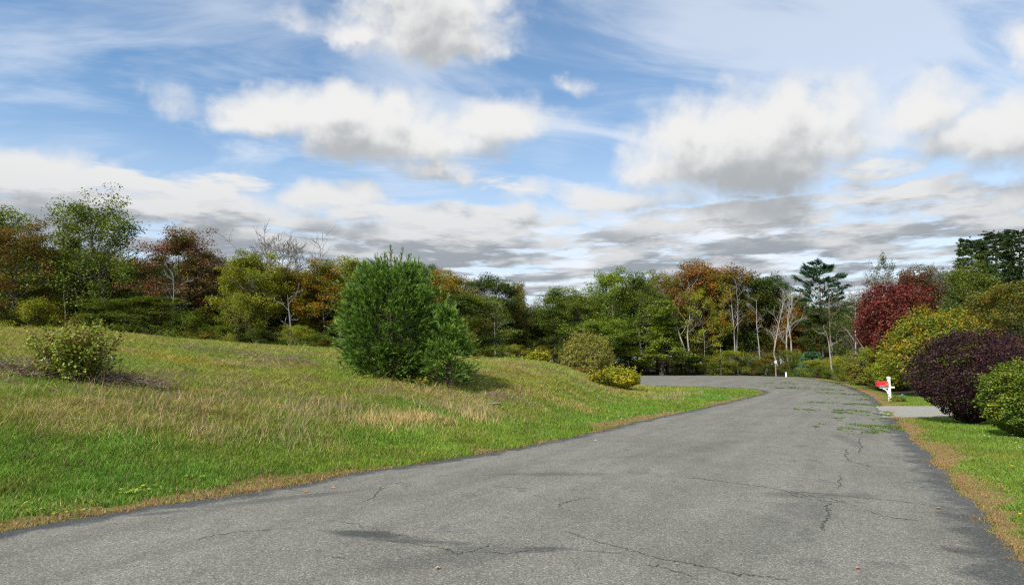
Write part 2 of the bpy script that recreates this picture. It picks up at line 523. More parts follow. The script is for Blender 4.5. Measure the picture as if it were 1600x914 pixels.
LM = {
    'green': leaf_mat('leaf_green', (0.102, 0.162, 0.019), (0.210, 0.258, 0.026)),
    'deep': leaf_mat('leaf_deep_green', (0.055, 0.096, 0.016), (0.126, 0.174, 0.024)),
    'bright': leaf_mat('leaf_bright_green', (0.162, 0.264, 0.029), (0.282, 0.354, 0.038)),
    'lime': leaf_mat('leaf_yellow_green', (0.216, 0.270, 0.022), (0.360, 0.354, 0.031)),
    'olive': leaf_mat('leaf_olive', (0.150, 0.174, 0.022), (0.270, 0.234, 0.031), c3=(0.312, 0.204, 0.036)),
    'oliverust': leaf_mat('leaf_olive_rust', (0.138, 0.156, 0.022), (0.288, 0.174, 0.034), c3=(0.360, 0.132, 0.030)),
    'rust': leaf_mat('leaf_rust', (0.312, 0.126, 0.038), (0.204, 0.132, 0.031), c3=(0.144, 0.168, 0.024)),
    'redbrown': leaf_mat('leaf_red_brown', (0.228, 0.102, 0.054), (0.138, 0.132, 0.031), c3=(0.312, 0.132, 0.072)),
    'orange': leaf_mat('leaf_orange', (.420, .180, .022), (.200, .180, .022), c3=(.42, .11, .02)),
    'gold': leaf_mat('leaf_gold', (.360, .230, .020), (.170, .200, .020), c3=(.52, .22, .015), bias=.42),
    'goldgreen': leaf_mat('leaf_gold_green', (.170, .230, .018), (.400, .290, .022), scale=.8, bias=.68, zg=.02, c3=(.40, .26, .02)),
    'crimson': leaf_mat('leaf_crimson', (.190, .030, .026), (.105, .022, .018), trans=.22, scale=.8, c3=(.20, .075, .035)),
    'purple': leaf_mat('leaf_purple', (.036, .013, .016), (.078, .028, .032), trans=.12, scale=1.2, var=1.2, rough=.55, gloss=.22),
    'hedge': leaf_mat('leaf_hedge_green', (0.114, 0.180, 0.014), (0.288, 0.288, 0.022), scale=1.1, zg=.12),
    'shrubmix': leaf_mat('leaf_orange_green_shrub', (.130, .150, .018), (.240, .140, .028), scale=.9, c3=(.32, .18, .03)),
    'grey': leaf_mat('leaf_grey_green', (.330, .300, .060), (.240, .240, .048), scale=.7),
    'yellow': leaf_mat('leaf_yellow', (.230, .260, .020), (.460, .400, .024), scale=1.0, bias=.5),
    'weed': leaf_mat('leaf_weed', (.230, .310, .030), (.360, .400, .055), scale=1.4, var=.8, c3=(0.288, 0.168, 0.060)),
    'dull': leaf_mat('leaf_dull', (0.126, 0.132, 0.050), (0.096, 0.120, 0.036)),
    'pine': leaf_mat('needle_pine', (0.050, 0.110, 0.018), (0.260, 0.430, 0.070), tip=True, trans=.2, scale=1.6, var=.9),
    'pinetip': leaf_mat('needle_pine_light', (0.102, 0.228, 0.043), (0.180, 0.312, 0.060), trans=.2, scale=1.6, var=.9),
    'bigpine': leaf_mat('needle_old_pine', (0.031, 0.090, 0.034), (0.066, 0.144, 0.046), trans=.12),
    'spruce': leaf_mat('needle_spruce', (0.066, 0.168, 0.072), (0.102, 0.216, 0.090), trans=.12, scale=1),
    'hemlock': leaf_mat('needle_hemlock', (0.036, 0.072, 0.019), (0.078, 0.120, 0.031), trans=.15),
}
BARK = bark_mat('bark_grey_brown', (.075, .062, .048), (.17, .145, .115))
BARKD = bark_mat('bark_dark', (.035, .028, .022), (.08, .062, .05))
BARKP = bark_mat('bark_pale', (.20, .18, .15), (.40, .37, .32), 4)
BARKM = bark_mat('bark_mid_grey', (.15, .13, .105), (.30, .27, .23), 4)
BARKG = bark_mat('bark_weathered_grey', (.20, .19, .18), (.36, .34, .32), 4)
BARKR = bark_mat('bark_reddish', (.14, .09, .065), (.26, .19, .15), 4)
TWIG = bark_mat('twig_dead', (.15, .105, .07), (.34, .26, .18), 8)

# ---------------------------------------------------------------- ground sheet
m_soil, t = new_mat('soil_and_thatch')
at_ = t.node('ShaderNodeAttribute'); at_.attribute_name = 'Col'
pos = t.node('ShaderNodeNewGeometry').outputs['Position']
n1 = t.noise(pos, 9, 5, .7); n2 = t.noise(pos, 45, 3, .7)
f = t.m('ADD', t.m('MULTIPLY', n1, .9), t.m('MULTIPLY', n2, .7))
col = t.v('SCALE', at_.outputs['Color'], scale=t.m('MULTIPLY_ADD', t.m('SUBTRACT', f, .8), 1.3, 1.0))
finish(t, principled(t, col, .95, f, .8, .05, .15))

az_f = np.concatenate([np.linspace(-pi, R_(-46), 60)[:-1], np.linspace(R_(-46), R_(46), 620), np.linspace(R_(46), pi, 60)[1:-1]])
rr_f = np.concatenate([np.linspace(.6, 6, 16)[:-1], 6 * (130 / 6.) ** (np.linspace(0, 1, 330)), 130 * (2200 / 130.) ** (np.linspace(0, 1, 40)[1:])])
NA, NR = len(az_f), len(rr_f)
A_, R2 = np.meshgrid(az_f, rr_f); gx, gy = (np.sin(A_) * R2).ravel(), (np.cos(A_) * R2).ravel()
grd = road_d(gx, gy); gzz = ground_z(gx, gy, grd)
dd_ = drive_d(gx, gy)
g_, straw, edge, dirt = turf(gx, gy, grd, dd_)
sc_ = np.array([.24, .185, .095]); ec = np.array([.27, .16, .075]); dc = np.array([.13, .092, .062])
gc = g_ * .72 * (1 - straw[:, None]) + sc_ * straw[:, None]
gc = gc * (1 - dirt[:, None]) + dc * dirt[:, None]
gc = gc * (1 - edge[:, None]) + ec * edge[:, None]
fr = np.hypot(gx, gy); gaz = np.arctan2(gx, gy)
# leaf litter under the woods
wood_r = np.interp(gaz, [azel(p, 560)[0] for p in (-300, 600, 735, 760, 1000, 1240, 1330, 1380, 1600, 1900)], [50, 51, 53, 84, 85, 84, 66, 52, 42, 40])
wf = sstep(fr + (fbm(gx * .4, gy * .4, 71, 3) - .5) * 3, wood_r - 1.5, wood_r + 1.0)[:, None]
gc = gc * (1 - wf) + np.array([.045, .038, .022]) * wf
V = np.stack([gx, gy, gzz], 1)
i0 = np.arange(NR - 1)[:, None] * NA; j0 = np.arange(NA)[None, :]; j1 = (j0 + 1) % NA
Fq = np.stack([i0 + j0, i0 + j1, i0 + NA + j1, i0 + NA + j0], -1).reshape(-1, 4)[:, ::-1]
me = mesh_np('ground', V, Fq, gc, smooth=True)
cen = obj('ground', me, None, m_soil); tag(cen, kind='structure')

# ---------------------------------------------------------------- road
m_road, t = new_mat('old_asphalt')
pos = t.node('ShaderNodeNewGeometry').outputs['Position']
al = t.node('ShaderNodeAttribute'); al.attribute_name = 'dl'; ar = t.node('ShaderNodeAttribute'); ar.attribute_name = 'dr'
sp1 = t.noise(pos, 120, 2, .8); sp2 = t.voro(pos, 75); sp3 = t.noise(pos, 32, 4, .75)
vc = t.voro(pos, 85, out='Color')
vr = t.sep(vc)[0]
big = t.noise(pos, .45, 5, .6); mid = t.noise(t.v('MULTIPLY', pos, (1, .55, 1)), 2.2, 5, .62)
spk = t.m('ADD', t.m('MULTIPLY', t.m('SUBTRACT', sp1, .5), 1.5), t.m('MULTIPLY', t.m('SUBTRACT', vr, .5), .75))
spk = t.m('ADD', spk, t.m('MULTIPLY', t.m('SUBTRACT', sp3, .5), 1.2))
lum = t.m('ADD', t.m('MULTIPLY_ADD', t.m('SUBTRACT', big, .5), .42, 1.0), t.m('MULTIPLY', t.m('SUBTRACT', mid, .5), .50))
lum = t.m('MULTIPLY', lum, t.m('ADD', spk, 1.0))
lum = t.m('ADD', lum, t.m('MULTIPLY', t.step(t.m('ADD', vr, t.m('MULTIPLY', sp1, .3)), .99, 1.12), .7))
rs = t.node('ShaderNodeVectorRotate', rotation_type='Z_AXIS'); t.put(rs.inputs['Vector'], pos); rs.inputs['Angle'].default_value = R_(28)
streak_ = t.noise(t.v('MULTIPLY', rs.outputs[0], (1.0, .10, 1)), 1.5, 5, .62)
lum = t.m('MULTIPLY', lum, t.m('MULTIPLY_ADD', t.m('SUBTRACT', streak_, .5), .75, 1.0))
basec = t.mix(t.step(big, .35, .7), (.154, .147, .119), (.170, .162, .134))
# faint wheel-polished bands along the lane and darker worn patches
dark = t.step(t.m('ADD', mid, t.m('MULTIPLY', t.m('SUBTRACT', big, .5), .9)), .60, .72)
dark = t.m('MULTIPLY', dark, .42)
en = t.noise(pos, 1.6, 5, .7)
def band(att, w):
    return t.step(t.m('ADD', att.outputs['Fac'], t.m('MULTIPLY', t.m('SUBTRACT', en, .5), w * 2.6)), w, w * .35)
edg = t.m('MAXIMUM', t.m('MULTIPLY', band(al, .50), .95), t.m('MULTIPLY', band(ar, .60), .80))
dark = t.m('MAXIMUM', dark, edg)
# oil and patch stains that sit at fixed places on the road: (px, py, half length m, half width m, angle, strength)
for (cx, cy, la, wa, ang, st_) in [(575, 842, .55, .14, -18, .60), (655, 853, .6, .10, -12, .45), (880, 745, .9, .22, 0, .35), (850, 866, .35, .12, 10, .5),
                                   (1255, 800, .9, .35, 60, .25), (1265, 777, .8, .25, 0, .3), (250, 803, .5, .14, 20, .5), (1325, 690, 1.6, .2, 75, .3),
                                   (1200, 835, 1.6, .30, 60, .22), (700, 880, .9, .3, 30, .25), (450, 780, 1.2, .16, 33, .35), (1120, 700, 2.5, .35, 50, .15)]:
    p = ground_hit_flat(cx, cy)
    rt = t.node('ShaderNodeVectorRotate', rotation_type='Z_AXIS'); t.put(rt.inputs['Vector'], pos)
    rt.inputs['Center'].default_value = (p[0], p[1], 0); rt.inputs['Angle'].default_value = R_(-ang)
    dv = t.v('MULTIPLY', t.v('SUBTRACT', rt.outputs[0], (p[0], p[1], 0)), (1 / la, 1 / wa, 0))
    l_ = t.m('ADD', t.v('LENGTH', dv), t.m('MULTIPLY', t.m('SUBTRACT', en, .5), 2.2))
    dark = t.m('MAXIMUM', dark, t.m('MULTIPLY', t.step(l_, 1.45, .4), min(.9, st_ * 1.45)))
colr = t.v('SCALE', basec, scale=lum)
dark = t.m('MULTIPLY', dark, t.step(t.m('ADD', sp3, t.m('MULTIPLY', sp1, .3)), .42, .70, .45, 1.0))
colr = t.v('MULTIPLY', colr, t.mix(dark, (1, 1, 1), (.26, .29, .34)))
hgt = t.m('ADD', t.m('MULTIPLY', sp1, .6), t.m('MULTIPLY', sp2, .8))
finish(t, principled(t, colr, .82, hgt, .5, .006, .35))

NL = 22
rows = []; rv = []; dls = []; drs = []
for i in range(len(Lc)):
    for j in range(NL + 1):
        f_ = j / NL; p = Lc[i] * (1 - f_) + Rc[i] * f_
        rv.append((p[0], p[1])); w_ = np.linalg.norm(Rc[i] - Lc[i]); dls.append(f_ * w_); drs.append((1 - f_) * w_)
rv = np.array(rv); n_ = len(Lc)
crown = .05 * np.sin(np.clip(np.array(dls) / (np.array(dls) + np.array(drs) + 1e-6), 0, 1) * pi)
z_ = base_z(rv[:, 0], rv[:, 1]) + .004 + crown
dl2 = seg_dist(rv[:, 0], rv[:, 1], Lc); dr2 = seg_dist(rv[:, 0], rv[:, 1], Rc)
ii = np.arange(n_ - 1)[:, None] * (NL + 1); jj = np.arange(NL)[None, :]
Fr = np.stack([ii + jj, ii + jj + 1, ii + NL + 2 + jj, ii + NL + 1 + jj], -1).reshape(-1, 4)
road = obj('road', mesh_np('road', np.column_stack([rv, z_]), Fr, None, True, {'dl': dl2, 'dr': dr2}), None, m_road)
# skirt so that the asphalt has thickness at its edges
def skirt(line, name):
    zt = base_z(line[:, 0], line[:, 1]) + .004; n = len(line)
    Vv = np.vstack([np.column_stack([line, zt - .0]), np.column_stack([line, zt - .09])])
    k = np.arange(n - 1); Fs = np.stack([k, k + 1, k + 1 + n, k + n], -1)
    return obj(name, mesh_np(name, Vv, Fs, None, False, {'dl': np.zeros(2 * n), 'dr': np.ones(2 * n)}), road, m_road)
skirt(Lc, 'road_edge'); skirt(Rc, 'road_edge')
tag(road, kind='structure')


def road_z(x, y):
    x = np.atleast_1d(x); y = np.atleast_1d(y)
    a, b = seg_dist(x, y, Lc), seg_dist(x, y, Rc)
    return base_z(x, y) + .004 + .05 * np.sin(a / (a + b + 1e-6) * pi)


# cracks: narrow jagged dark ribbons
m_crack, t = new_mat('crack_shadow'); finish(t, principled(t, (.052, .052, .052), .95))
CR = [[(1070, 750), (1130, 757), (1200, 766), (1262, 778), (1300, 783), (1322, 790)], [(1225, 770), (1290, 776), (1400, 785), (1510, 798)],
      [(1230, 776), (1268, 784), (1322, 789)], [(1297, 788), (1293, 798), (1296, 806), (1290, 816), (1285, 828), (1287, 834)],
      [(875, 836), (950, 858), (1045, 882), (1092, 890), (1150, 903), (1192, 907), (1240, 914)], [(1000, 888), (1040, 895), (1110, 916)],
      [(1345, 684), (1341, 693), (1346, 700), (1340, 712)], [(1325, 703), (1322, 712), (1324, 720), (1342, 726), (1366, 733)], [(1313, 742), (1310, 768)],
      [(500, 816), (560, 826), (625, 844), (692, 850)], [(590, 850), (690, 864), (712, 873), (748, 866), (770, 858)], [(750, 870), (790, 873), (832, 868)],
      [(770, 764), (842, 770)], [(570, 788), (590, 774), (602, 760), (640, 755)], [(500, 876), (545, 882)], [(480, 770), (430, 762)],
      [(870, 800), (886, 790), (930, 782)], [(1350, 800), (1400, 812), (1440, 815)], [(300, 850), (360, 838), (470, 830)], [(900, 868), (990, 872)]]
rng = np.random.default_rng(4)
for ln in CR:
    P_ = np.array([ground_hit_flat(*p) for p in ln]); C = catmull(P_, 1 + int(12))
    L_ = np.linalg.norm(np.diff(C, axis=0), axis=1); C = C + rng.normal(0, 1, C.shape) * .022
    tn = np.gradient(C, axis=0); tn /= np.linalg.norm(tn, axis=1)[:, None] + 1e-9; nn = np.stack([-tn[:, 1], tn[:, 0]], 1)
    dist_ = np.hypot(C[:, 0], C[:, 1])
    wd = (.0025 + .0055 * rng.random(len(C))) * np.clip(dist_ / 9, .8, 1.3); wd *= np.clip(np.minimum(np.arange(len(C)), len(C) - 1 - np.arange(len(C))) / 4., .1, 1)
    a, b = C + nn * wd[:, None], C - nn * wd[:, None]
    Vv = np.vstack([np.column_stack([a, road_z(a[:, 0], a[:, 1]) + .004]), np.column_stack([b, road_z(b[:, 0], b[:, 1]) + .004])])
    k = np.arange(len(C) - 1); n = len(C)
    obj('crack', mesh_np('crack', Vv, np.stack([k, k + 1, k + 1 + n, k + n], -1)), road, m_crack)

# driveway
m_drive, t = new_mat('pale_gravel_drive'); pos = t.node('ShaderNodeNewGeometry').outputs['Position']
n1 = t.noise(pos, 40, 4, .8); n2 = t.noise(t.v('MULTIPLY', pos, (.6, 2, 1)), 1.2, 4, .6)
col = t.mix(t.step(n1, .3, .7), (.20, .19, .16), (.38, .36, .31)); col = t.mix(t.step(n2, .58, .72), col, (.13, .16, .05))
finish(t, principled(t, col, .9, n1, .5, .02))
dvv = []
dz0 = .012
for p in DV: dvv.append((p[0], p[1], dz0))
me = bpy.data.meshes.new('driveway'); nD = len(DV)
me.from_pydata(dvv + [(x, y, z - .08) for x, y, z in dvv], [], [tuple(range(nD))[::-1]] + [(i, (i + 1) % nD, nD + (i + 1) % nD, nD + i) for i in range(nD)]); me.update()
tag(obj('driveway', me, None, m_drive), kind='structure')

# ---------------------------------------------------------------- grass blades
m_blade, t = new_mat('grass_blade'); at_ = t.node('ShaderNodeAttribute'); at_.attribute_name = 'Col'
p = t.node('ShaderNodeBsdfPrincipled'); t.put(p.inputs['Base Color'], at_.outputs['Color']); p.inputs['Roughness'].default_value = .6; p.inputs['Specular IOR Level'].default_value = .25
tr = t.node('ShaderNodeBsdfTranslucent'); t.put(tr.inputs[0], at_.outputs['Color']); mx = t.node('ShaderNodeMixShader'); mx.inputs[0].default_value = .35
t.l.new(p.outputs[0], mx.inputs[1]); t.l.new(tr.outputs[0], mx.inputs[2]); finish(t, mx.outputs[0])


def blades(x, y, z, h, w, colr, lean, rng):
    """bent blade of three triangles (5 verts)"""
    n = len(x); th = rng.uniform(0, 2 * pi, n); ph = rng.uniform(0, 2 * pi, n)
    wx, wy = np.cos(th) * w * .5, np.sin(th) * w * .5
    lx, ly = np.cos(ph) * h * lean, np.sin(ph) * h * lean
    b = np.stack([x, y, z - .01], 1); W_ = np.stack([wx, wy, 0 * wx], 1)
    m_ = b + np.stack([lx * .35, ly * .35, h * .6], 1); tp = b + np.stack([lx, ly, h], 1)
    V = np.stack([b - W_, b + W_, m_ + W_ * .8, m_ - W_ * .8, tp], 1).reshape(-1, 3)
    k = np.arange(n)[:, None] * 5
    T = np.concatenate([k + np.array([[0, 1, 2]]), k + np.array([[0, 2, 3]]), k + np.array([[3, 2, 4]])], 1).reshape(-1, 3)
    return V, T, np.repeat(colr, 5, 0)


def tri_blades(x, y, z, h, w, colr, lean, rng):
    n = len(x); th = rng.uniform(0, 2 * pi, n); ph = rng.uniform(0, 2 * pi, n)
    W_ = np.stack([np.cos(th) * w * .5, np.sin(th) * w * .5, 0 * w], 1); b = np.stack([x, y, z - .01], 1)
    tp = b + np.stack([np.cos(ph) * h * lean, np.sin(ph) * h * lean, h], 1)
    V = np.stack([b - W_, b + W_, tp], 1).reshape(-1, 3); T = (np.arange(n)[:, None] * 3 + np.array([[0, 1, 2]]))
    return V, T, np.repeat(colr, 3, 0)


rng = np.random.default_rng(11)


def sample(n, r0, r1, a0, a1, pw=1.0):
    """points with density falling as 1/r**(1+pw)"""
    u = rng.random(n); r = r0 * (r1 / r0) ** u if pw == 1.0 else ((r0 ** .5) + u * (r1 ** .5 - r0 ** .5)) ** 2
    a = rng.uniform(a0, a1, n); return np.sin(a) * r, np.cos(a) * r, r, a


def turf_blades(n, r0, r1, a0, a1, pw, near):
    x, y, r, a = sample(n, r0, r1, a0, a1, pw)
    rd = road_d(x, y); dd = drive_d(x, y)
    wl = np.interp(a, [azel(p, 560)[0] for p in (-300, 600, 735, 760, 1000, 1240, 1330, 1380, 1600, 1900)], [50, 51, 53, 84, 85, 84, 66, 52, 42, 40])
    ok = (rd > -.10 * rng.random(n) ** 2) & (dd > .05) & (r < wl)
    x, y, r, a, rd, dd = x[ok], y[ok], r[ok], a[ok], rd[ok], dd[ok]
    z = ground_z(x, y, rd)
    gcol, straw, edge, dirt = turf(x, y, rd, dd)
    n = len(x); left = a < _ra[-1] + .02
    keep = rng.random(n) > dirt * .75
    cl = fbm(x * 3.1, y * 3.1, 91, 3)                       # tufts
    tuft = fbm(x * 1.7 + 3, y * 1.7, 95, 3); gcol = gcol * (.72 + .62 * tuft)[:, None]
    h = np.where(left, .045 + .075 * cl, .03 + .03 * cl)
    fld = sstep(rd, 3, 6) * left
    h = h * (1 + .5 * fld * cl) * rng.uniform(.5, 1.4, n)
    isst = rng.random(n) < np.clip(straw * .80 + edge * np.where(left, .75, .6), 0, .97)
    h = np.where(edge > .4, h * .55, h); z = np.where(rd < .05, np.maximum(z, base_z(x, y) + .004), z)
    tall = (rng.random(n) < .012 * fld); h = np.where(tall, h * 2.6, h)
    w = np.clip(r * .0011, .005, .034) * rng.uniform(.7, 1.3, n)
    sc_ = np.array([.56, .43, .18]); ec = np.array([.44, .29, .13])
    rb = sstep(fbm(x * .45 + 31, y * .6, 77, 4), .50, .64)[:, None]; sc2 = sc_ * (1 - rb) + np.array([.36, .21, .12]) * rb
    st = np.where((edge > .35)[:, None], ec, sc2) * rng.uniform(.55, 1.15, n)[:, None]
    c = np.where(isst[:, None], st, gcol * rng.uniform(.7, 1.35, n)[:, None] * np.stack([rng.uniform(.85, 1.25, n), np.ones(n), rng.uniform(.8, 1.5, n)], 1))
    lean = rng.uniform(.3, 1.0, n) + rng.random(n) * fld * 1.6
    x, y, z, h, w, c, lean = (q_[keep] for q_ in (x, y, z, h, w, c, lean))
    return (blades if near else tri_blades)(x, y, z, h, w, c, lean, rng)


def join_tris(name, parts, mat, label, cat=None, kind='stuff'):
    Vs, Ts, Cs = [], [], []; o_ = 0
    for V, T, C in parts:
        Vs.append(V); Ts.append(T + o_); Cs.append(C); o_ += len(V)
    me = mesh_np(name, np.vstack(Vs), np.vstack(Ts), np.vstack(Cs))
    o = obj(name, me, None, mat); tag(o, label, cat, kind=kind); return o


aL0, aL1 = azel(-90, 600)[0], azel(1200, 600)[0]; aR0, aR1 = azel(1370, 600)[0], azel(1690, 600)[0]
join_tris('grass', [turf_blades(150000, 6.5, 17, aL0, aL1, 1.0, True), turf_blades(420000, 12, 60, aL0, aL1, 1.0, False)],
          m_blade, 'rough green and straw grass covering the rising field left of the road')
join_tris('grass', [turf_blades(60000, 5.5, 16, aR0, aR1, 1.0, True), turf_blades(130000, 13, 50, aR0, aR1, 1.0, False),
                    turf_blades(26000, 60, 86, aL1 - .22, aR0 + .02, 2.0, False)],
          m_blade, 'mown bright green lawn grass on the right verge of the road')

# straw clumps on the field, at the foot of the slope
def clump(px, py, n, rad, hh, colr, rg):
    p = hit(px, py); x = p[0] + rg.normal(0, rad, n); y = p[1] + rg.normal(0, rad * .8, n)
    z = ground_z(x, y); r = np.hypot(x, y)
    c = np.array(colr) * rg.uniform(.6, 1.25, n)[:, None]
    return tri_blades(x, y, z, hh * rg.uniform(.5, 1.3, n), np.clip(r * .0009, .008, .03), c, rg.uniform(.1, .9, n), rg)
rg = np.random.default_rng(5); parts = []
for xx in (578, 588, 596, 604, 622, 640, 655, 662, 672, 690, 735, 748):
    parts.append(clump(xx + rg.normal(0, 3), 663 - (xx - 570) * .045 + rg.normal(0, 3), int(rg.uniform(60, 200)), rg.uniform(.2, .5), rg.uniform(.14, .34), (.70, .50, .22), rg))
for (xx, yy) in [(515, 655), (520, 640), (340, 690), (180, 665), (60, 665), (450, 665), (200, 640), (455, 690), (735, 640), (700, 640), (760, 650), (1040, 625), (1060, 618)]:
    parts.append(clump(xx, yy, 160, .45, .28, (.5, .39, .2), rg))
for i in range(64):
    xx = rg.uniform(0, 930); parts.append(clump(xx, rg.uniform(570, 685) - max(0, xx - 500) * .08, int(rg.uniform(20, 90)), rg.uniform(.2, .7), rg.uniform(.12, .28), [(.60, .46, .22), (.46, .36, .17), (.34, .22, .12)][i % 3], rg))
for i in range(260):     # lush weeds
    xx = rg.uniform(0, 1000); parts.append(clump(xx, rg.uniform(575, 680) - max(0, xx - 500) * .05, 70, rg.uniform(.2, .5), .13, [(.15, .30, .035), (.26, .34, .04)][i % 2], rg))
join_tris('dry_grass', parts, m_blade, 'tan dry grass clumps along the foot of the slope')

# ---------------------------------------------------------------- leaves / tubes
def leaf_quads(C, size, rng, aspect=.62, up=.35, outd=None):
    n = len(C); a = rng.normal(0, 1, (n, 3)); a[:, 2] *= .6
    nrm = rng.normal(0, 1, (n, 3)); nrm[:, 2] = np.abs(nrm[:, 2]) + up
    if outd is not None: nrm += outd * 1.0
    nrm /= np.linalg.norm(nrm, axis=1)[:, None]
    a -= nrm * (a * nrm).sum(1)[:, None]; a /= np.linalg.norm(a, axis=1)[:, None] + 1e-9
    b = np.cross(nrm, a); s = (size * rng.uniform(.6, 1.35, n))[:, None]
    a = a * s * .5; b = b * s * aspect * .5
    V = np.stack([C - a, C + b - a * .1, C + a, C - b - a * .1], 1).reshape(-1, 3)
    Fq = np.arange(n)[:, None] * 4 + np.array([[0, 1, 2, 3]])
    return V, Fq


def tube_mesh(name, lines, sides=6):
    Vs, Fs = [], []; o_ = 0
    ang = np.arange(sides) / sides * 2 * pi
    for P_, r_ in lines:
        P_ = np.asarray(P_, float); r_ = np.asarray(r_, float); n = len(P_)
        tn = np.gradient(P_, axis=0); tn /= np.linalg.norm(tn, axis=1)[:, None] + 1e-9
        ref = np.where(np.abs(tn[:, 2:3]) > .9, np.array([[1., 0, 0]]), np.array([[0, 0, 1.]]))
        u = np.cross(tn, ref); u /= np.linalg.norm(u, axis=1)[:, None] + 1e-9; v = np.cross(tn, u)
        ring = P_[:, None, :] + (u[:, None, :] * np.cos(ang)[None, :, None] + v[:, None, :] * np.sin(ang)[None, :, None]) * r_[:, None, None]
        Vs.append(ring.reshape(-1, 3))
        i_ = np.arange(n - 1)[:, None] * sides; j_ = np.arange(sides)[None, :]; jn = (j_ + 1) % sides
        Fs.append((np.stack([i_ + j_, i_ + jn, i_ + sides + jn, i_ + sides + j_], -1).reshape(-1, 4)) + o_); o_ += n * sides
    return mesh_np(name, np.vstack(Vs), np.vstack(Fs), smooth=True)


def unit(v): return v / (np.linalg.norm(v) + 1e-9)


def branch(rng, p, d, L, r, n=5, wob=.18, lift=.12, taper=.35):
    pts = [p]; d = unit(d)
    for i in range(n - 1):
        d = unit(d + rng.normal(0, wob, 3) + np.array([0, 0, lift])); pts.append(pts[-1] + d * L / (n - 1))
    return np.array(pts), np.linspace(r, r * taper, n), d


def skeleton(rng, H=12., W=8., bf=.3, tr=.16, nl=22, wob=.05, lean=0., fork=False, sub=6, env=None, upness=0.):
    lines, tips = [], []
    n = 10; P_ = [np.zeros(3)]; d = unit(np.array([lean, lean * .3, 1.]))
    for i in range(n - 1):
        d = unit(d + rng.normal(0, wob, 3) + np.array([0, 0, .12])); P_.append(P_[-1] + d * (H * .9) / (n - 1))
    P_ = np.array(P_); P_[:, 2] *= H * .92 / P_[-1, 2]; rad = tr * (1 - np.linspace(0, 1, n) ** 1.1 * .9); rad[0] *= 1.25
    lines.append((P_, rad))
    for k in range(nl):
        tt = bf + (1 - bf) * ((k + rng.uniform(0, .8)) / nl) * .97
        s = tt * (n - 1); i = min(int(s), n - 2); p = P_[i] * (1 - (s - i)) + P_[i + 1] * (s - i)
        rel = (tt - bf) / (1 - bf)
        e = math.sqrt(max(.05, 1 - ((rel - .38) / .72) ** 2)) if env is None else env(rel)
        az = k * 2.4 + rng.uniform(-.5, .5); el = R_(12 + 52 * rel + upness * 30 + rng.uniform(-10, 10))
        dd = np.array([cos(az) * cos(el), sin(az) * cos(el), sin(el)])
        L = W * .5 * e * rng.uniform(.75, 1.18)
        L = min(L, (H * 1.02 - p[2]) / max(sin(el) * .9, .25))
        r0 = max(.018, tr * .42 * (1 - tt * .6) * (L / (W * .5)))
        bp, br, _ = branch(rng, p, dd, L, r0, 6, .16, .05)
        lines.append((bp, br)); tips.append((bp[-1], dd, 1.0)); tips.append((bp[-2], dd, .9))
        for q_ in range(sub):
            fpos = rng.uniform(.3, 1); s2 = fpos * 5; i2 = min(int(s2), 4); pp = bp[i2] * (1 - (s2 - i2)) + bp[i2 + 1] * (s2 - i2)
            d2 = unit(dd + rng.normal(0, .65, 3) + np.array([0, 0, .15]))
            sp, sr, _ = branch(rng, pp, d2, L * rng.uniform(.22, .48), r0 * .4, 4, .2, .08)
            lines.append((sp, sr)); tips.append((sp[-1], d2, .9)); tips.append((sp[-2], d2, .75))
    return lines, tips


def foliage(rng, tips, nleaf=84, rad=.70, size=.155, flat=.58, dens=1.0):
    C = []
    for p, d, s in tips:
        n = int(nleaf * s * rng.uniform(.5, 1.4) * dens); c = rng.normal(0, 1, (n, 3)); c /= np.linalg.norm(c, axis=1)[:, None] ** .55 + 1e-6
        C.append(p + c * np.array([rad, rad, rad * flat]) * s * .75 + d * rad * .2)
    C = np.vstack(C); return leaf_quads(C, size, rng)


TREES = {}
def variant(key, seed, leaf=True, sides=6, **kw):
    rg = np.random.default_rng(seed); fk = {k: kw.pop(k) for k in list(kw) if k in ('nleaf', 'rad', 'size', 'flat', 'dens')}
    lines, tips = skeleton(rg, **kw)
    tm = tube_mesh('trunk', lines, sides); cm = None
    if leaf:
        V, Fq = foliage(rg, tips, **fk); cm = mesh_np('crown', V, Fq)
    H0, W0 = kw.get('H', 12.), kw.get('W', 8.)
    if cm is not None: H0 = float(np.quantile(V[:, 2], .997)); W0 = float(np.quantile(V[:, 0], .985) - np.quantile(V[:, 0], .015) + np.quantile(V[:, 1], .985) - np.quantile(V[:, 1], .015)) / 2
    TREES[key] = (tm, cm, H0, W0)


variant('round1', 1, W=8.5, nl=30); variant('round2', 2, W=9, nl=30, bf=.22); variant('round3', 3, W=8, nl=28, bf=.35)
variant('tall1', 4, W=6.4, nl=28, bf=.42, tr=.13); variant('tall2', 5, W=7, nl=26, bf=.48, tr=.13, wob=.09)
variant('open1', 6, W=9.5, nl=32, bf=.16, nleaf=62, rad=.75, size=.15, tr=.19, wob=.08, upness=.2); variant('open2', 7, W=7, nl=22, bf=.35, nleaf=32, rad=.55, wob=.1, tr=.11)
variant('layer', 8, W=9, nl=30, bf=.08, flat=.38, rad=.9, nleaf=84, size=.15)
variant('low1', 9, H=6., W=6.5, nl=22, bf=.03, tr=.07, nleaf=64, rad=.6, size=.125, flat=.65); variant('low2', 10, H=6., W=7, nl=22, bf=.02, tr=.06, nleaf=60, rad=.62, size=.125, flat=.6)
variant('spire', 12, H=12., W=3.6, nl=28, bf=.1, nleaf=34, rad=.5, size=.16, upness=.5)
TREE_IDX = []
def far_edge(px): return float(np.interp(px, [1000, 1150, 1190, 1235, 1290, 1322, 1384], [86, 84.3, 81, 76, 66, 58, 50]))


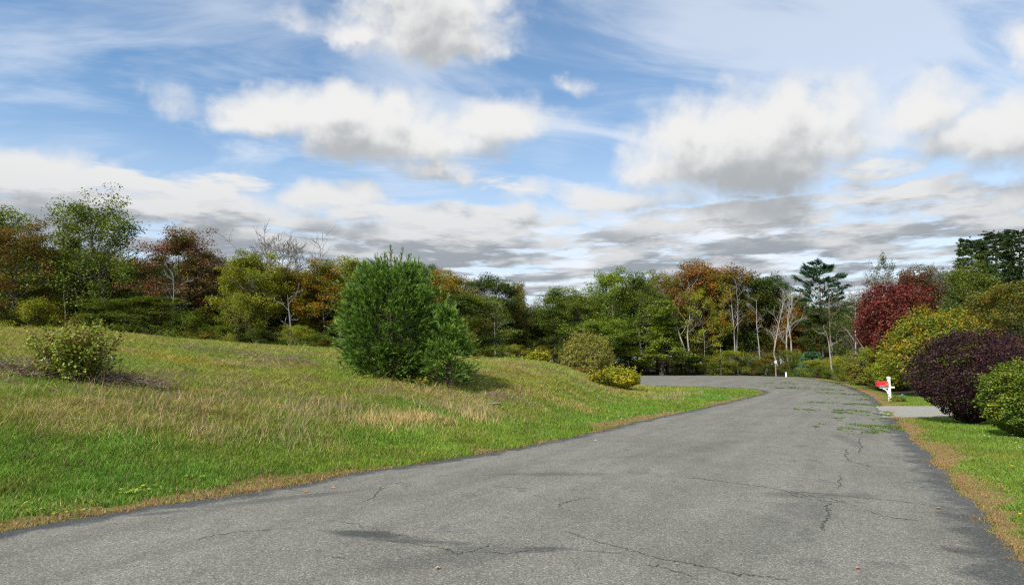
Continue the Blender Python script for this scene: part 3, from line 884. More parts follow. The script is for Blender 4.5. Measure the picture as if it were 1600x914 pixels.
def tree(name, key, px, Yd, top, wpx, mat, label, bark=None, cat='tree', group=None, rot=None, leans=0, cx=None):
    """one tree with its own trunk and crown; px column, Yd depth, top pixel row, crown width in pixels"""
    tm, cm, H0, W0 = TREES[key]
    p = at(px, Yd, 500); ztop = z_at(top, Yd); sz = max(.15, (ztop - p[2]) / H0); sx = (wpx / F * Yd) / W0
    rt = rot if rot is not None else (len(TREE_IDX) * 2.399) % 6.283
    root = empty(name, (p[0], p[1], p[2] - .12), rt, label, cat, group)
    if leans: root.rotation_euler = (0, leans, 0)
    TREE_IDX.append(root)
    a = obj('trunk', tm, root, bark or BARK); a.scale = (sx, sx, sz)
    if cm is not None:
        b = obj('crown', cm, root, LM[mat]); b.scale = (sx, sx, sz)
    return root


T_ = [
    # left wood, front row: key, px, depth, top, width px, material, label
    ('maple_tree', 'round1', -28, 50, 312, 130, 'green', 'tall green tree cut off by the left edge of the photo'),
    ('maple_tree', 'round2', 28, 48, 350, 135, 'oliverust', 'olive tree with rusty orange patches at the far left of the wood'),
    ('cherry_tree', 'spire', 92, 51, 350, 60, 'green', 'thin spiky green sapling top rising left of the big open crowned tree'),
    ('maple_tree', 'round3', 92, 50, 392, 110, 'deep', 'dark green tree standing behind the leafy weed shrub'),
    ('oak_tree', 'open1', 182, 50, 312, 165, 'green', 'tallest tree of the left wood with a wide open airy crown'),
    ('maple_tree', 'layer', 240, 47, 462, 170, 'green', 'low wide green tree with layered branches under the open crowned tree'),
    ('maple_tree', 'round1', 288, 50, 358, 130, 'redbrown', 'reddish brown maple right of the tallest left tree'),
    ('maple_tree', 'round3', 335, 52, 392, 95, 'oliverust', 'olive tree tinged with rust between the reddish maple and the bare crown'),
    ('birch_tree', 'tall1', 386, 49, 392, 92, 'lime', 'yellow green tree in front of the tall bare crown'),
    ('maple_tree', 'low1', 372, 46.5, 452, 62, 'lime', 'bright yellow green vine covered small tree at the field edge'),
    ('maple_tree', 'round2', 448, 51, 412, 110, 'olive', 'olive green tree just right of the tall bare crown'),
    ('maple_tree', 'round1', 512, 51, 404, 110, 'gold', 'green tree turning gold left of the big young pine'),
    ('maple_tree', 'round3', 566, 52, 402, 105, 'lime', 'yellow green tree directly behind the big young pine'),
    ('maple_tree', 'round2', 612, 54, 430, 90, 'olive', 'olive tree hidden mostly by the big young pine'),
    ('oak_tree', 'round3', 660, 56, 408, 70, 'deep', 'dark green rounded tree top right of the big young pine'),
    ('maple_tree', 'tall1', 706, 56, 420, 80, 'gold', 'golden orange maple above the smaller young pine'),
    # beyond the mound
    ('oak_tree', 'tall2', 768, 88, 430, 100, 'deep', 'dark green tree behind the two bare pale trunks'),
    ('oak_tree', 'round1', 802, 90, 440, 60, 'olive', 'olive topped tree at the left side of the gap in the treeline'),
    ('maple_tree', 'round2', 836, 96, 478, 80, 'deep', 'lowest dark tree in the gap of the treeline'),
    ('maple_tree', 'round1', 872, 90, 448, 75, 'green', 'green tree with brown top at the right side of the gap'),
    ('maple_tree', 'layer', 868, 88, 480, 90, 'deep', 'dark layered tree below the brown topped green tree'),
    ('maple_tree', 'round2', 914, 88, 450, 90, 'green', 'broad green tree left of the bright pointed green tree'),
    ('ash_tree', 'tall1', 956, 88, 418, 80, 'bright', 'bright green pointed tree standing above its neighbours'),
    ('maple_tree', 'round3', 958, 84, 500, 110, 'bright', 'low bright green tree behind the greyish rounded bush'),
    ('ash_tree', 'round1', 1003, 88, 424, 80, 'green', 'green tree with a crooked pale limb right of the bright pointed tree'),
    ('maple_tree', 'spire', 1032, 84, 470, 70, 'bright', 'column of bright green vines climbing a trunk near the bend'),
    ('maple_tree', 'tall2', 1040, 94, 424, 70, 'olive', 'olive tree left of the red orange maples'),
    ('maple_tree', 'tall2', 1078, 93, 414, 95, 'rust', 'rusty red maple above two crooked pale trunks'),
    ('maple_tree', 'tall1', 1108, 94, 408, 90, 'orange', 'orange maple forming the highest top of the far wood'),
    ('maple_tree', 'tall2', 1150, 93, 416, 100, 'oliverust', 'olive maple with orange patches right of the orange maple'),
    ('maple_tree', 'tall1', 1124, 90, 430, 60, 'gold', 'golden green tree between the orange maple and the olive maple'),
    ('ash_tree', 'open2', 1100, 88.5, 448, 60, 'lime', 'slender pale yellow green tree with thin straight trunk'),
    ('oak_tree', 'tall2', 1194, 92, 428, 90, 'deep', 'dark green tree left of the white dead trees'),
    ('maple_tree', 'round3', 1262, 88, 478, 80, 'orange', 'small orange tree behind the leaning trunks beside the white dead trees'),
    ('maple_tree', 'round2', 1232, 92, 455, 90, 'oliverust', 'rust tinged olive tree behind the white dead trees'),
    ('maple_tree', 'round1', 1330, 78, 462, 95, 'dull', 'dull green tree below the old pine on its right side'),
    ('maple_tree', 'round3', 1300, 84, 480, 90, 'deep', 'dark tree below the crown of the old pine'),
    # right side
    ('ash_tree', 'open2', 1384, 62, 396, 44, 'dull', 'small sparse tree top sticking up left of the brown red tree'),
    ('maple_tree', 'round1', 1424, 60, 418, 110, 'redbrown', 'brownish red tree rising behind the crimson maple'),
    ('oak_tree', 'round2', 1478, 62, 412, 80, 'dull', 'dull grey green tree behind the golden green tree'),
    ('oak_tree', 'open1', 1560, 48, 398, 110, 'green', 'green broadleaf tree in front of the dark hemlocks'),
    ('maple_tree', 'layer', 1590, 42, 440, 150, 'olive', 'olive layered tree at the right edge above the purple bush'),
    ('maple_tree', 'low1', 1362, 50, 538, 70, 'lime', 'yellow green small tree under the crimson maple'),
]
for nm, key, px, Yd, top, wpx, mat, lab in T_:
    dark = key in ('open1',)
    tree(nm, key, px, Yd, top, wpx, mat, lab, bark=BARKM if (nm in ('ash_tree',) or px > 1060 and px < 1200) else BARK)

# second and third rows that close the wood behind the front trees; every label names the landmark it stands by
MARKS = [(-60, 'the left border of the photo'), (10, 'the tall green tree at the left border'), (50, 'the rusty olive tree at the far left'), (95, 'the thin white birch stem'), (140, 'the gap left of the tallest tree'),
         (182, 'the tallest open crowned tree'), (240, 'the low layered green tree'), (288, 'the reddish brown maple'), (335, 'the rust tinged olive tree'), (372, 'the bright vine covered small tree'),
         (412, 'the fan shaped bare crown'), (450, 'the slanting grey limb'), (490, 'the green and gold tree'), (531, 'the short straight pale trunk'), (575, 'the left half of the big pine'), (625, 'the right half of the big pine'),
         (665, 'the round dark tree top'), (706, 'the golden orange maple'), (752, 'the left thin bare trunk'), (776, 'the right thin bare trunk'), (806, 'the crest weeds of the mound'), (838, 'the dip in the treeline'),
         (870, 'the brown topped tree'), (914, 'the grey green rounded bush'), (956, 'the bright pointed tree'), (985, 'the yellow flowering bush'), (1012, 'the crooked pale limb'), (1038, 'the vine covered trunk'),
         (1075, 'the two crooked pale trunks'), (1105, 'the highest orange maple'), (1128, 'the slender yellow green tree'), (1150, 'the forked pale trunk'), (1186, 'the straight grey trunk'), (1206, 'the green utility box'),
         (1232, 'the white dead trees'), (1266, 'the small spruce'), (1290, 'the old pine'), (1318, 'the leaning reddish trunk'), (1340, 'the spiky dead conifer top'), (1366, 'the small crimson crown'), (1396, 'the big crimson maple'),
         (1425, 'the brownish red tree'), (1452, 'the golden green tree'), (1480, 'the dull grey green tree'), (1516, 'the orange green shrub'), (1545, 'the tall dark hemlocks'), (1590, 'the right border hemlock'), (1650, 'the right border of the photo'), (1720, 'everything at the right border')]
USED = set(); HUE = {'deep': 'dark green', 'green': 'green', 'olive': 'olive', 'oliverust': 'rust tinged', 'lime': 'yellow green', 'dull': 'dull green'}


def lab_for(fmt, px, hue, at_='behind '):
    ms = sorted(MARKS, key=lambda m: abs(m[0] - px))
    for mk in ms[:4]:
        side = at_ if abs(mk[0] - px) < 9 else ('just left of ' if px < mk[0] else 'just right of ')
        for sd in (side, 'in line with ', 'beside '):
            l = fmt.format(h=HUE.get(hue, hue), m=sd + mk[1])
            if l not in USED and len(l.split()) < 17: USED.add(l); return l
    return l


rg = np.random.default_rng(77); keys = ['round1', 'round2', 'round3', 'layer', 'tall1']
tops_x = [-60, 60, 180, 300, 400, 480, 560, 660, 730, 790, 830, 870, 950, 1050, 1110, 1190, 1250, 1330, 1400, 1500, 1600, 1680]
tops_y = [360, 372, 392, 398, 412, 420, 425, 428, 448, 462, 488, 468, 446, 438, 432, 444, 470, 476, 448, 432, 420, 420]
ROWW = ['in the second row behind', 'far back behind']
for i, xx in enumerate(np.arange(-70, 740, 38)):
    for r_ in (0, 1):
        x_ = xx + rg.uniform(-12, 12) + r_ * 17; hu = ['deep', 'green', 'olive', 'deep', 'oliverust'][(i + 2 * r_) % 5]
        tree('woodland_tree', keys[(i * 3 + r_) % 5], x_, 56 + r_ * 7 + rg.uniform(-1.5, 1.5), np.interp(xx, tops_x, tops_y) + rg.uniform(4, 22), 105 + rg.uniform(-15, 25),
             hu, lab_for(['dim {h} tree {m}', 'far back {h} tree {m}'][r_], x_, hu), group='trees deep in the left wood')
for i, xx in enumerate(np.arange(742, 1390, 34)):
    for r_ in (0, 1):
        x_ = xx + rg.uniform(-10, 10) + r_ * 15; hu = ['deep', 'deep', 'green', 'oliverust', 'deep', 'olive'][(i + 2 * r_) % 6]
        tree('woodland_tree', keys[(i * 2 + r_) % 4], x_, 96 + r_ * 8 + rg.uniform(-2, 2), np.interp(xx, tops_x, tops_y) + rg.uniform(2, 18), 88 + rg.uniform(-12, 20),
             hu, lab_for(['dim {h} tree {m}', 'far back {h} tree {m}'][r_], x_, hu), group='trees deep in the wood beyond the bend')
for i, xx in enumerate(np.arange(1395, 1740, 44)):
    x_ = xx + rg.uniform(-10, 10); hu = ['deep', 'dull', 'deep', 'green'][i % 4]
    tree('woodland_tree', keys[(i * 2) % 5], x_, 66 + rg.uniform(-2, 2), np.interp(xx, tops_x, tops_y) + rg.uniform(6, 26), 125,
         hu, lab_for('dim {h} tree {m}', x_, hu), group='trees deep in the right wood')

# understory shrubs along the edges of the woods, and taller saplings that close the view under the crowns
rg = np.random.default_rng(31)
for i, xx in enumerate(np.arange(-60, 735, 29)):
    yd = 46.6 + rg.uniform(-.8, 1.2) + (2.5 if xx > 600 else 0); x_ = xx + rg.uniform(-6, 6); hu = ['green', 'deep', 'olive', 'deep', 'green', 'deep', 'lime'][(i * 5) % 7]
    tree('woodland_shrub', ['low1', 'low2'][i % 2], x_, yd, np.interp(xx, [-60, 200, 400, 740], [484, 498, 510, 525]) + rg.uniform(-30, 16), 60 + rg.uniform(-16, 24),
         hu, lab_for('low {h} shrub {m}', x_, hu, 'under '), cat='shrub', group='shrubs along the left wood', bark=BARKD)
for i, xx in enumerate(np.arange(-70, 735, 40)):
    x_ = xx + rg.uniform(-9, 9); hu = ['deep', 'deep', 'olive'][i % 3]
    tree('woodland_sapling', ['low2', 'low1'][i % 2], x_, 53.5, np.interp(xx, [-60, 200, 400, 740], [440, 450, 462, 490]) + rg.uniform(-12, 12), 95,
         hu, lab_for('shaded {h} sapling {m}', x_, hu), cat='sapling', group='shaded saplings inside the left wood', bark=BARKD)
for i, xx in enumerate(np.arange(745, 1385, 21)):
    d_ = far_edge(xx) + 2.2 if xx > 960 else 86; x_ = xx + rg.uniform(-5, 5); hu = ['green', 'lime', 'deep', 'lime', 'green', 'olive', 'green', 'oliverust'][(i * 3) % 8]
    tree('woodland_shrub', ['low2', 'low1'][i % 2], x_, d_ + rg.uniform(-.8, .8), np.interp(xx, [745, 900, 1010, 1250, 1390], [535, 541, 546, 556, 548]) + rg.uniform(-12, 14), 44 + rg.uniform(-8, 18),
         hu, lab_for('low {h} shrub {m}', x_, hu, 'under '), cat='shrub', group='shrubs along the wood beyond the bend', bark=BARKD)
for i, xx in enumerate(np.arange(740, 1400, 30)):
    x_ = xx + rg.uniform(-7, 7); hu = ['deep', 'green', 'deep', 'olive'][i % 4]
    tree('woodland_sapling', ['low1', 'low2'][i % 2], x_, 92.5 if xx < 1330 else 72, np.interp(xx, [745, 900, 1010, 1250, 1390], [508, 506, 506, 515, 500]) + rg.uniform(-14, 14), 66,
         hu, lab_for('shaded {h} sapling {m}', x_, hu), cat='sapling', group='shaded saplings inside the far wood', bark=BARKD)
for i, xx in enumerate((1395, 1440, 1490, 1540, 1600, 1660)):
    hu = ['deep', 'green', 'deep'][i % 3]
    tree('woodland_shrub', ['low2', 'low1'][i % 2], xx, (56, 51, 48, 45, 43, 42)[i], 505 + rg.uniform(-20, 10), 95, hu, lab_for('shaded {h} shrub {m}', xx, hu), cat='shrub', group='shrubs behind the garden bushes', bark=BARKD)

# ---------------------------------------------------------------- dead and bare trees
def bare(name, px, base_d, top, label, seed, bark=BARKP, wpx=60, tr=.16, nl=9, bf=.4, sub=4, wob=.10, lean=0., upness=.5, sub2=3, px_foot=None, cat='dead tree', twr=.012):
    rg = np.random.default_rng(seed); p = at(px, base_d, 540); H = z_at(top, base_d) - p[2]; Wd = wpx / F * base_d
    lines = []; n = 12; P_ = [np.zeros(3)]; d = unit(np.array([lean, 0, 1.]))
    for i in range(n - 1):
        d = unit(d + rg.normal(0, wob, 3) * np.array([1, .5, .3]) + np.array([-lean * .12, 0, .15])); P_.append(P_[-1] + d * H / (n - 1))
    tr *= .82; P_ = np.array(P_); P_[:, 2] *= H / P_[-1, 2]; lines.append((P_, tr * (1 - np.linspace(0, 1, n) ** 1.2 * .85)))
    root = empty(name, (p[0], p[1], p[2] - .1), 0, label, cat)
    small = []
    for k in range(nl):
        tt = bf + (1 - bf) * (k + rg.uniform(.1, .9)) / nl; s = tt * (n - 1); i = min(int(s), n - 2); q0 = P_[i] * (1 - (s - i)) + P_[i + 1] * (s - i)
        az = rg.uniform(0, 2 * pi); el = R_(25 + 35 * upness + rg.uniform(-12, 15)); dd = np.array([cos(az) * cos(el) * 1.2, sin(az) * cos(el) * .6, sin(el)])
        L = Wd * .55 * rg.uniform(.6, 1.1); L = min(L, (H * 1.04 - q0[2]) / sin(el) + .5); r0 = tr * .45 * (1 - tt * .5)
        bp, br, _ = branch(rg, q0, dd, L, r0, 7, .2, .06); small.append((bp, br))
        for q_ in range(sub):
            s2 = rg.uniform(1.2, 5.9); i2 = int(s2); pp = bp[i2] * (1 - (s2 - i2)) + bp[i2 + 1] * (s2 - i2)
            sp, sr, e_ = branch(rg, pp, unit(dd + rg.normal(0, .5, 3) + np.array([0, 0, .3 * upness])), L * rg.uniform(.3, .6), max(twr, r0 * .42), 5, .2, .06); small.append((sp, sr))
            for _ in range(sub2):
                s3 = rg.uniform(1, 3.9); i3 = int(s3); p3 = sp[i3] * (1 - (s3 - i3)) + sp[i3 + 1] * (s3 - i3)
                tp, t_r, _ = branch(rg, p3, unit(e_ + rg.normal(0, .5, 3) + np.array([0, 0, .3 * upness])), L * rg.uniform(.15, .32), twr, 4, .15, .05, .6); small.append((tp, t_r))
    zm = max(float(l[0][:, 2].max()) for l in small + lines); kz = H / zm
    for l in small + lines: l[0][:, 2] *= kz
    obj('trunk', tube_mesh('trunk', lines, 7), root, bark)
    obj('branches', tube_mesh('branches', small, 4), root, bark)
    return root


bare('bare_tree', 412, 53, 349, 'leafless grey tree with a fine fan shaped crown above the left wood', 3, BARKG, 190, .15, 26, .50, 6, upness=.75, sub2=6, cat='bare tree', twr=.017)
bare('bare_tree', 372, 54, 362, 'smaller leafless grey crown just left of the fan shaped one', 13, BARKG, 80, .10, 11, .5, 5, upness=1.0, sub2=5, cat='bare tree', twr=.012)
bare('dead_tree', 101, 47.2, 425, 'thin white dead birch stem standing in the dark left wood', 5, BARKP, 22, .075, 4, .4, 1, upness=.3, sub2=1)
bare('dead_tree', 240, 47.5, 428, 'pale grey dead branches reaching out left of the reddish maple', 6, BARKG, 60, .09, 9, .35, 4, lean=-.25, upness=.4)
bare('dead_tree', 277, 47.4, 405, 'grey dead forked tree in front of the reddish maple', 8, BARKG, 60, .10, 9, .3, 4, upness=.6)
bare('dead_tree', 531, 47, 500, 'short straight pale trunk at the left side of the big pine', 9, BARKP, 6, .085, 2, .8, 0, wob=.01, sub2=0)
bare('dead_tree', 752, 86, 428, 'left of the two tall thin bare trunks beyond the mound', 10, BARKG, 46, .14, 14, .35, 3, wob=.03, upness=.3)
bare('dead_tree', 773, 84, 440, 'right of the two tall thin bare trunks beyond the mound', 11, BARKP, 50, .15, 12, .3, 3, wob=.05, lean=.06, upness=.4)
bare('dead_tree', 1010, far_edge(1010) + 3.2, 470, 'pale crooked trunk with long bent limbs in the green trees', 12, BARKP, 70, .13, 6, .5, 2, lean=-.05, upness=.1)
bare('dead_tree', 1075, far_edge(1075) + 3.2, 430, 'left of two pale crooked trunks under the rusty maple', 14, BARKP, 62, .17, 8, .4, 4, lean=.02, wob=.14, upness=.5)
bare('dead_tree', 1088, far_edge(1088) + 3.7, 425, 'right of two pale crooked trunks under the rusty maple', 15, BARKP, 55, .17, 8, .45, 4, lean=-.06, wob=.14, upness=.5)
bare('dead_tree', 1148, far_edge(1148) + 3.7, 440, 'pale trunk with upright forks under the olive and orange maple', 16, BARKP, 46, .14, 8, .45, 3, wob=.05, upness=.8)
bare('dead_tree', 1152, far_edge(1152) + 5.2, 430, 'grey slender trunk just behind the upright forked pale trunk', 26, BARKG, 36, .12, 8, .45, 3, wob=.05, upness=.8)
bare('dead_tree', 1186, far_edge(1186) + 4.2, 455, 'straight grey trunk left of the white dead trees', 17, BARKG, 34, .13, 6, .5, 3, wob=.03)
bare('dead_tree', 1217, far_edge(1217) + 5.2, 440, 'leftmost white dead tree with leaning crooked stem', 18, BARKP, 60, .15, 11, .35, 4, lean=-.16, wob=.12, upness=.8)
bare('dead_tree', 1234, far_edge(1234) + 4.7, 436, 'middle white dead tree with many upright limbs', 19, BARKP, 70, .17, 12, .3, 4, lean=-.10, wob=.1, upness=.9)
bare('dead_tree', 1236, far_edge(1236) + 4.2, 452, 'white dead tree with a thick bent trunk leaning to the right', 20, BARKP, 50, .17, 8, .4, 3, lean=.10, wob=.1, upness=.8)
bare('dead_tree', 1246, far_edge(1246) + 4.2, 545, 'short thin white curved stem right of the white dead trees', 21, BARKP, 10, .07, 2, .7, 0, lean=.08, wob=.12, sub2=0)
bare('dead_tree', 1306, far_edge(1306) + 15, 455, 'reddish leaning trunk under the old pine', 22, BARKR, 36, .18, 5, .6, 2, lean=-.26, wob=.03)
bare('dead_tree', 1301, far_edge(1301) + 4.2, 505, 'thick pale broken trunk leaning left under the old pine', 23, BARKP, 40, .17, 4, .5, 3, lean=-.14, wob=.08)
bare('dead_tree', 1330, far_edge(1330) + 12, 478, 'brown dead tree with bent hanging limbs right of the old pine trunk', 24, BARKR, 70, .15, 9, .35, 4, lean=-.22, wob=.12, upness=.2)
bare('dead_tree', 1337, far_edge(1337) + 5.2, 436, 'bare spiky dead conifer top against the sky', 25, BARKG, 36, .10, 16, .55, 2, wob=.02, upness=-.3, sub2=1, twr=.02)
bare('bare_tree', 1508, 60, 405, 'grey twiggy half bare tree behind the golden green tree', 27, BARKG, 76, .12, 14, .3, 5, upness=.8, cat='bare tree', twr=.014)
bare('dead_tree', 370 - 2, 46.2, 470, 'dark bare trunk below the yellow green tree at the field edge', 28, BARKD, 24, .12, 5, .4, 2, wob=.03)
bare('dead_tree', 448, 47, 440, 'slanting grey dead limb between the green trees of the left wood', 29, BARKG, 50, .07, 5, .4, 2, lean=.35, wob=.04)

# ---------------------------------------------------------------- conifers
def needles(bases, dirs, n_per, L, w, rg, spread=.5):
    """bundles of thin triangular needles"""
    N = len(bases); b = np.repeat(bases, n_per, 0); d = np.repeat(dirs, n_per, 0)
    r = rg.normal(0, 1, (N * n_per, 3)); u = rg.random((N * n_per, 1)) ** .75
    Ls = np.repeat(L, n_per)[:, None] if np.ndim(L) else L
    st = b + d * u * Ls * .85
    nd = d * .9 + r * spread; nd /= np.linalg.norm(nd, axis=1)[:, None]
    nl_ = .38 * Ls * rg.uniform(.7, 1.2, (N * n_per, 1))
    wv = np.cross(nd, rg.normal(0, 1, (N * n_per, 3))); wv /= np.linalg.norm(wv, axis=1)[:, None] + 1e-9; wv *= w * .5
    V = np.stack([st - wv, st + wv, st + nd * nl_], 1).reshape(-1, 3)
    TIP['v'] = np.repeat(np.clip(u[:, 0] * .8 + np.repeat(rg.normal(.1, .16, N), n_per), 0, 1), 3)
    return V, np.arange(N * n_per)[:, None] * 3 + np.array([[0, 1, 2]])


TIP = {}


def young_pine(px, py, top, wpx, label, seed, nsh, L, mat, leader, fill=1.0, shape=1.0, cone=False):
    rg = np.random.default_rng(seed); p = hit(px, py); Yd = p[1]; H = z_at(top, Yd) - p[2]; Rw = wpx / F * Yd * .5
    root = empty('young_pine', (p[0], p[1], p[2] - .05), 0, label, 'pine tree')
    lines = [(np.array([[0, 0, 0], [0.03, 0, H * .4], [0, 0.02, H * .75], [0.0, 0, H * .93]]), np.array([.09, .07, .04, .015]) * H / 4)]
    B, Dn, Ls = [], [], []
    def prof(h):        # radius by relative height
        if cone: return Rw * np.interp(h, [0, .15, .35, .6, .8, 1], [.75, 1.0, .88, .46, .20, .03])
        return Rw * np.interp(h, [0, .08, .2, .32, .5, .68, .8, .9, .96, 1], [.52, .70, .90, 1.0, 1.0, .90, .72, .48, .28, .08]) * shape
    nb = int(46 * fill + 16)
    for k in range(nb):
        h = (k + .5) / nb * .9; az = k * 2.4 + rg.uniform(-.3, .3); rr = prof(h) * rg.uniform(.72, 1.0)
        rise = .18 + .55 * h
        q0 = np.array([0, 0, max(.05, H * h * .9 - rr * .25)]); q1 = np.array([cos(az) * rr, sin(az) * rr, q0[2] + rr * rise])
        mid = (q0 + q1) / 2 + np.array([0, 0, -.05 * rr]); lines.append((np.array([q0, mid, q1]), np.array([.03, .02, .008])))
    # boughs: each carries a fan of shoots, so the outline breaks into plumes with dark gaps between
    nbg = int(nsh / 17); hh_ = (rg.random(nbg) ** 1.1) * .93; az_ = np.arange(nbg) * 2.39996 + rg.uniform(-.3, .3, nbg)
    for k in range(nbg):
        h0, a0 = hh_[k], az_[k]; R0 = prof(h0) * rg.uniform(.70, 1.02)
        el0 = R_(5 + 50 * h0 ** 1.3 + rg.uniform(-8, 10)); dm = np.array([cos(a0) * cos(el0), sin(a0) * cos(el0), sin(el0)])
        c0 = np.array([cos(a0) * R0, sin(a0) * R0, h0 * H * .93 + .12])
        m_ = 17; off = rg.normal(0, 1, (m_, 3)) * np.array([.19, .19, .13]) * H / 4.5
        back = rg.uniform(-.5, .25, (m_, 1)); bpos = c0 + off + dm * back * L * 1.3
        dd = dm + rg.normal(0, .33, (m_, 3)) + np.array([0, 0, .25]); dd /= np.linalg.norm(dd, axis=1)[:, None]
        bpos[:, 2] = np.maximum(bpos[:, 2], .08)
        B.append(bpos); Dn.append(dd); Ls.append(L * rg.uniform(.55, 1.15, m_))
    B = np.vstack(B); Dn = np.vstack(Dn); Ls = np.concatenate(Ls)
    Vn, Tn = needles(B, Dn, 24, Ls, .019 * Yd / 22, rg, .27)
    obj('trunk', tube_mesh('trunk', lines, 6), root, BARKD)
    obj('needles', mesh_np('needles', Vn, Tn, floats={'tip': TIP['v']}), root, LM[mat])
    # upright candles at the top
    for (dx, hh, ln) in leader:
        x_ = dx / F * Yd; z1 = z_at(hh, Yd) - p[2]; z0 = z1 - ln
        rx = x_ * .62; yy = rg.uniform(-.12, .12)
        stem = np.array([[rx, yy, z0 - .25], [rx * 1.1, yy, z0 + ln * .4], [x_, yy, z1]])
        rt = obj('leader_shoot', tube_mesh('leader_shoot', [(stem, np.array([.035, .026, .018]))], 5), root, BARKR)
        k = 34; tt = rg.random(k) ** .8; bs = stem[0] * (1 - tt)[:, None] + stem[2] * tt[:, None]
        dd = np.stack([rg.normal(0, .35, k), rg.normal(0, .35, k), np.ones(k)], 1); dd /= np.linalg.norm(dd, axis=1)[:, None]
        Vn, Tn = needles(bs, dd, 10, np.full(k, .22), .02, rg, .4); obj('leader_needles', mesh_np('leader_needles', Vn, Tn, floats={'tip': TIP['v']}), rt, LM[mat])
    return root


young_pine(609, 590, 402, 146, 'big dense rounded young pine on the grassy mound', 41, 6200, .40, 'pine',
           [(-2, 386, .95), (-12, 398, .8), (17, 392, .85), (28, 400, .75), (-24, 402, .7), (5, 404, .6), (38, 412, .5), (-30, 410, .4), (-52, 425, .4), (58, 424, .4), (67, 436, .35)])
young_pine(699, 606, 474, 72, 'smaller looser young pine beside the big one on its right', 43, 1150, .40, 'pine', [(1, 455, .8)], .5, 1.0, True)


def conifer(name, px, Yd, top, wpx, label, seed, mat, kind, bark=BARKD, bf=.12, shoots=9):
    rg = np.random.default_rng(seed); p = at(px, Yd, 500); H = z_at(top, Yd) - p[2]; Rw = wpx / F * Yd * .5
    root = empty(name, (p[0], p[1], p[2] - .1), 0, label, 'conifer')
    tk = np.array([[0, 0, 0], [.05, 0, H * .35], [-.05, .05, H * .7], [0, 0, H * .98]]); lines = [(tk, np.array([.2, .16, .09, .02]) * H / 14)]
    C, Dn = [], []
    nb = 120 if kind == 'hem' else 34
    for k in range(nb):
        h = bf + (1 - bf) * (k + rg.uniform(0, .8)) / nb; rel = (h - bf) / (1 - bf); az = k * 2.4 + rg.uniform(-.3, .3)
        if kind == 'hem': rr = Rw * (1 - rel) ** .72 * rg.uniform(.65, 1.12) + .18; el0, droop = .12, -.12
        elif kind == 'spr': rr = Rw * (1 - rel) ** .8 * rg.uniform(.85, 1.08) + .08; el0, droop = .25, .02
        else: rr = Rw * np.interp(rel, [0, .35, .55, .75, 1], [.45, .75, 1.0, .72, .22]) * rg.uniform(.65, 1.1); el0, droop = .30, .05
        bp, br, _ = branch(rg, np.array([0, 0, H * h]), np.array([cos(az), sin(az), el0]), rr, .05 * H / 14 * (1.2 - rel), 6, .08, droop * .6); lines.append((bp, br))
        nsh = int(shoots * (1.2 if kind != 'hem' else 2.0)) + 2
        for _ in range(nsh):
            s = rg.uniform(.35, 1) * 5 if kind != 'hem' else rg.uniform(.12, 1) * 5; i = min(int(s), 4); q0 = bp[i] * (1 - (s - i)) + bp[i + 1] * (s - i)
            side = rg.normal(0, 1); dd = unit(np.array([cos(az) - sin(az) * side, sin(az) + cos(az) * side, (.55 if kind == 'pin' else 0) + rg.normal(0, .15)]))
            ext = .22 * Rw * (1.3 - s / 6); C.append(q0 + dd * ext * rg.uniform(0, 1)); Dn.append(dd)
    C, Dn = np.array(C), np.array(Dn)
    if kind == 'pin': Vn, Tn = needles(C, Dn, 24, np.full(len(C), .8), .06, rg)
    elif kind == 'hem': Vn, Tn = needles(C, Dn, 20, np.clip(1.25 - C[:, 2] / H, .42, .9), .075, rg)
    else: Vn, Tn = needles(C, Dn, 24, np.full(len(C), .5), .05, rg)
    obj('trunk', tube_mesh('trunk', lines, 6), root, bark); obj('needles', mesh_np('needles', Vn, Tn, floats={'tip': TIP['v']}), root, LM[mat])
    return root


conifer('old_pine', 1284, 84, 417, 100, 'old white pine with dark plumed crown standing alone above the far wood', 51, 'bigpine', 'pin', BARKR, .42, 26)
conifer('spruce_tree', 1266, 74, 549, 46, 'small blue green spruce at the far side of the bend', 52, 'spruce', 'spr', BARKD, .02, 12)
conifer('hemlock_tree', 1526, 53, 372, 105, 'left of the tall dark hemlocks on the right', 53, 'hemlock', 'hem', BARKD, .08)
conifer('hemlock_tree', 1564, 56, 362, 110, 'middle one of the tall dark hemlocks on the right', 54, 'hemlock', 'hem', BARKD, .08)
conifer('hemlock_tree', 1602, 52, 358, 140, 'tall dark hemlock cut by the right edge of the photo', 55, 'hemlock', 'hem', BARKD, .08)
conifer('hemlock_tree', 1660, 50, 350, 130, 'dark hemlock just beyond the right edge', 56, 'hemlock', 'hem', BARKD, .08)

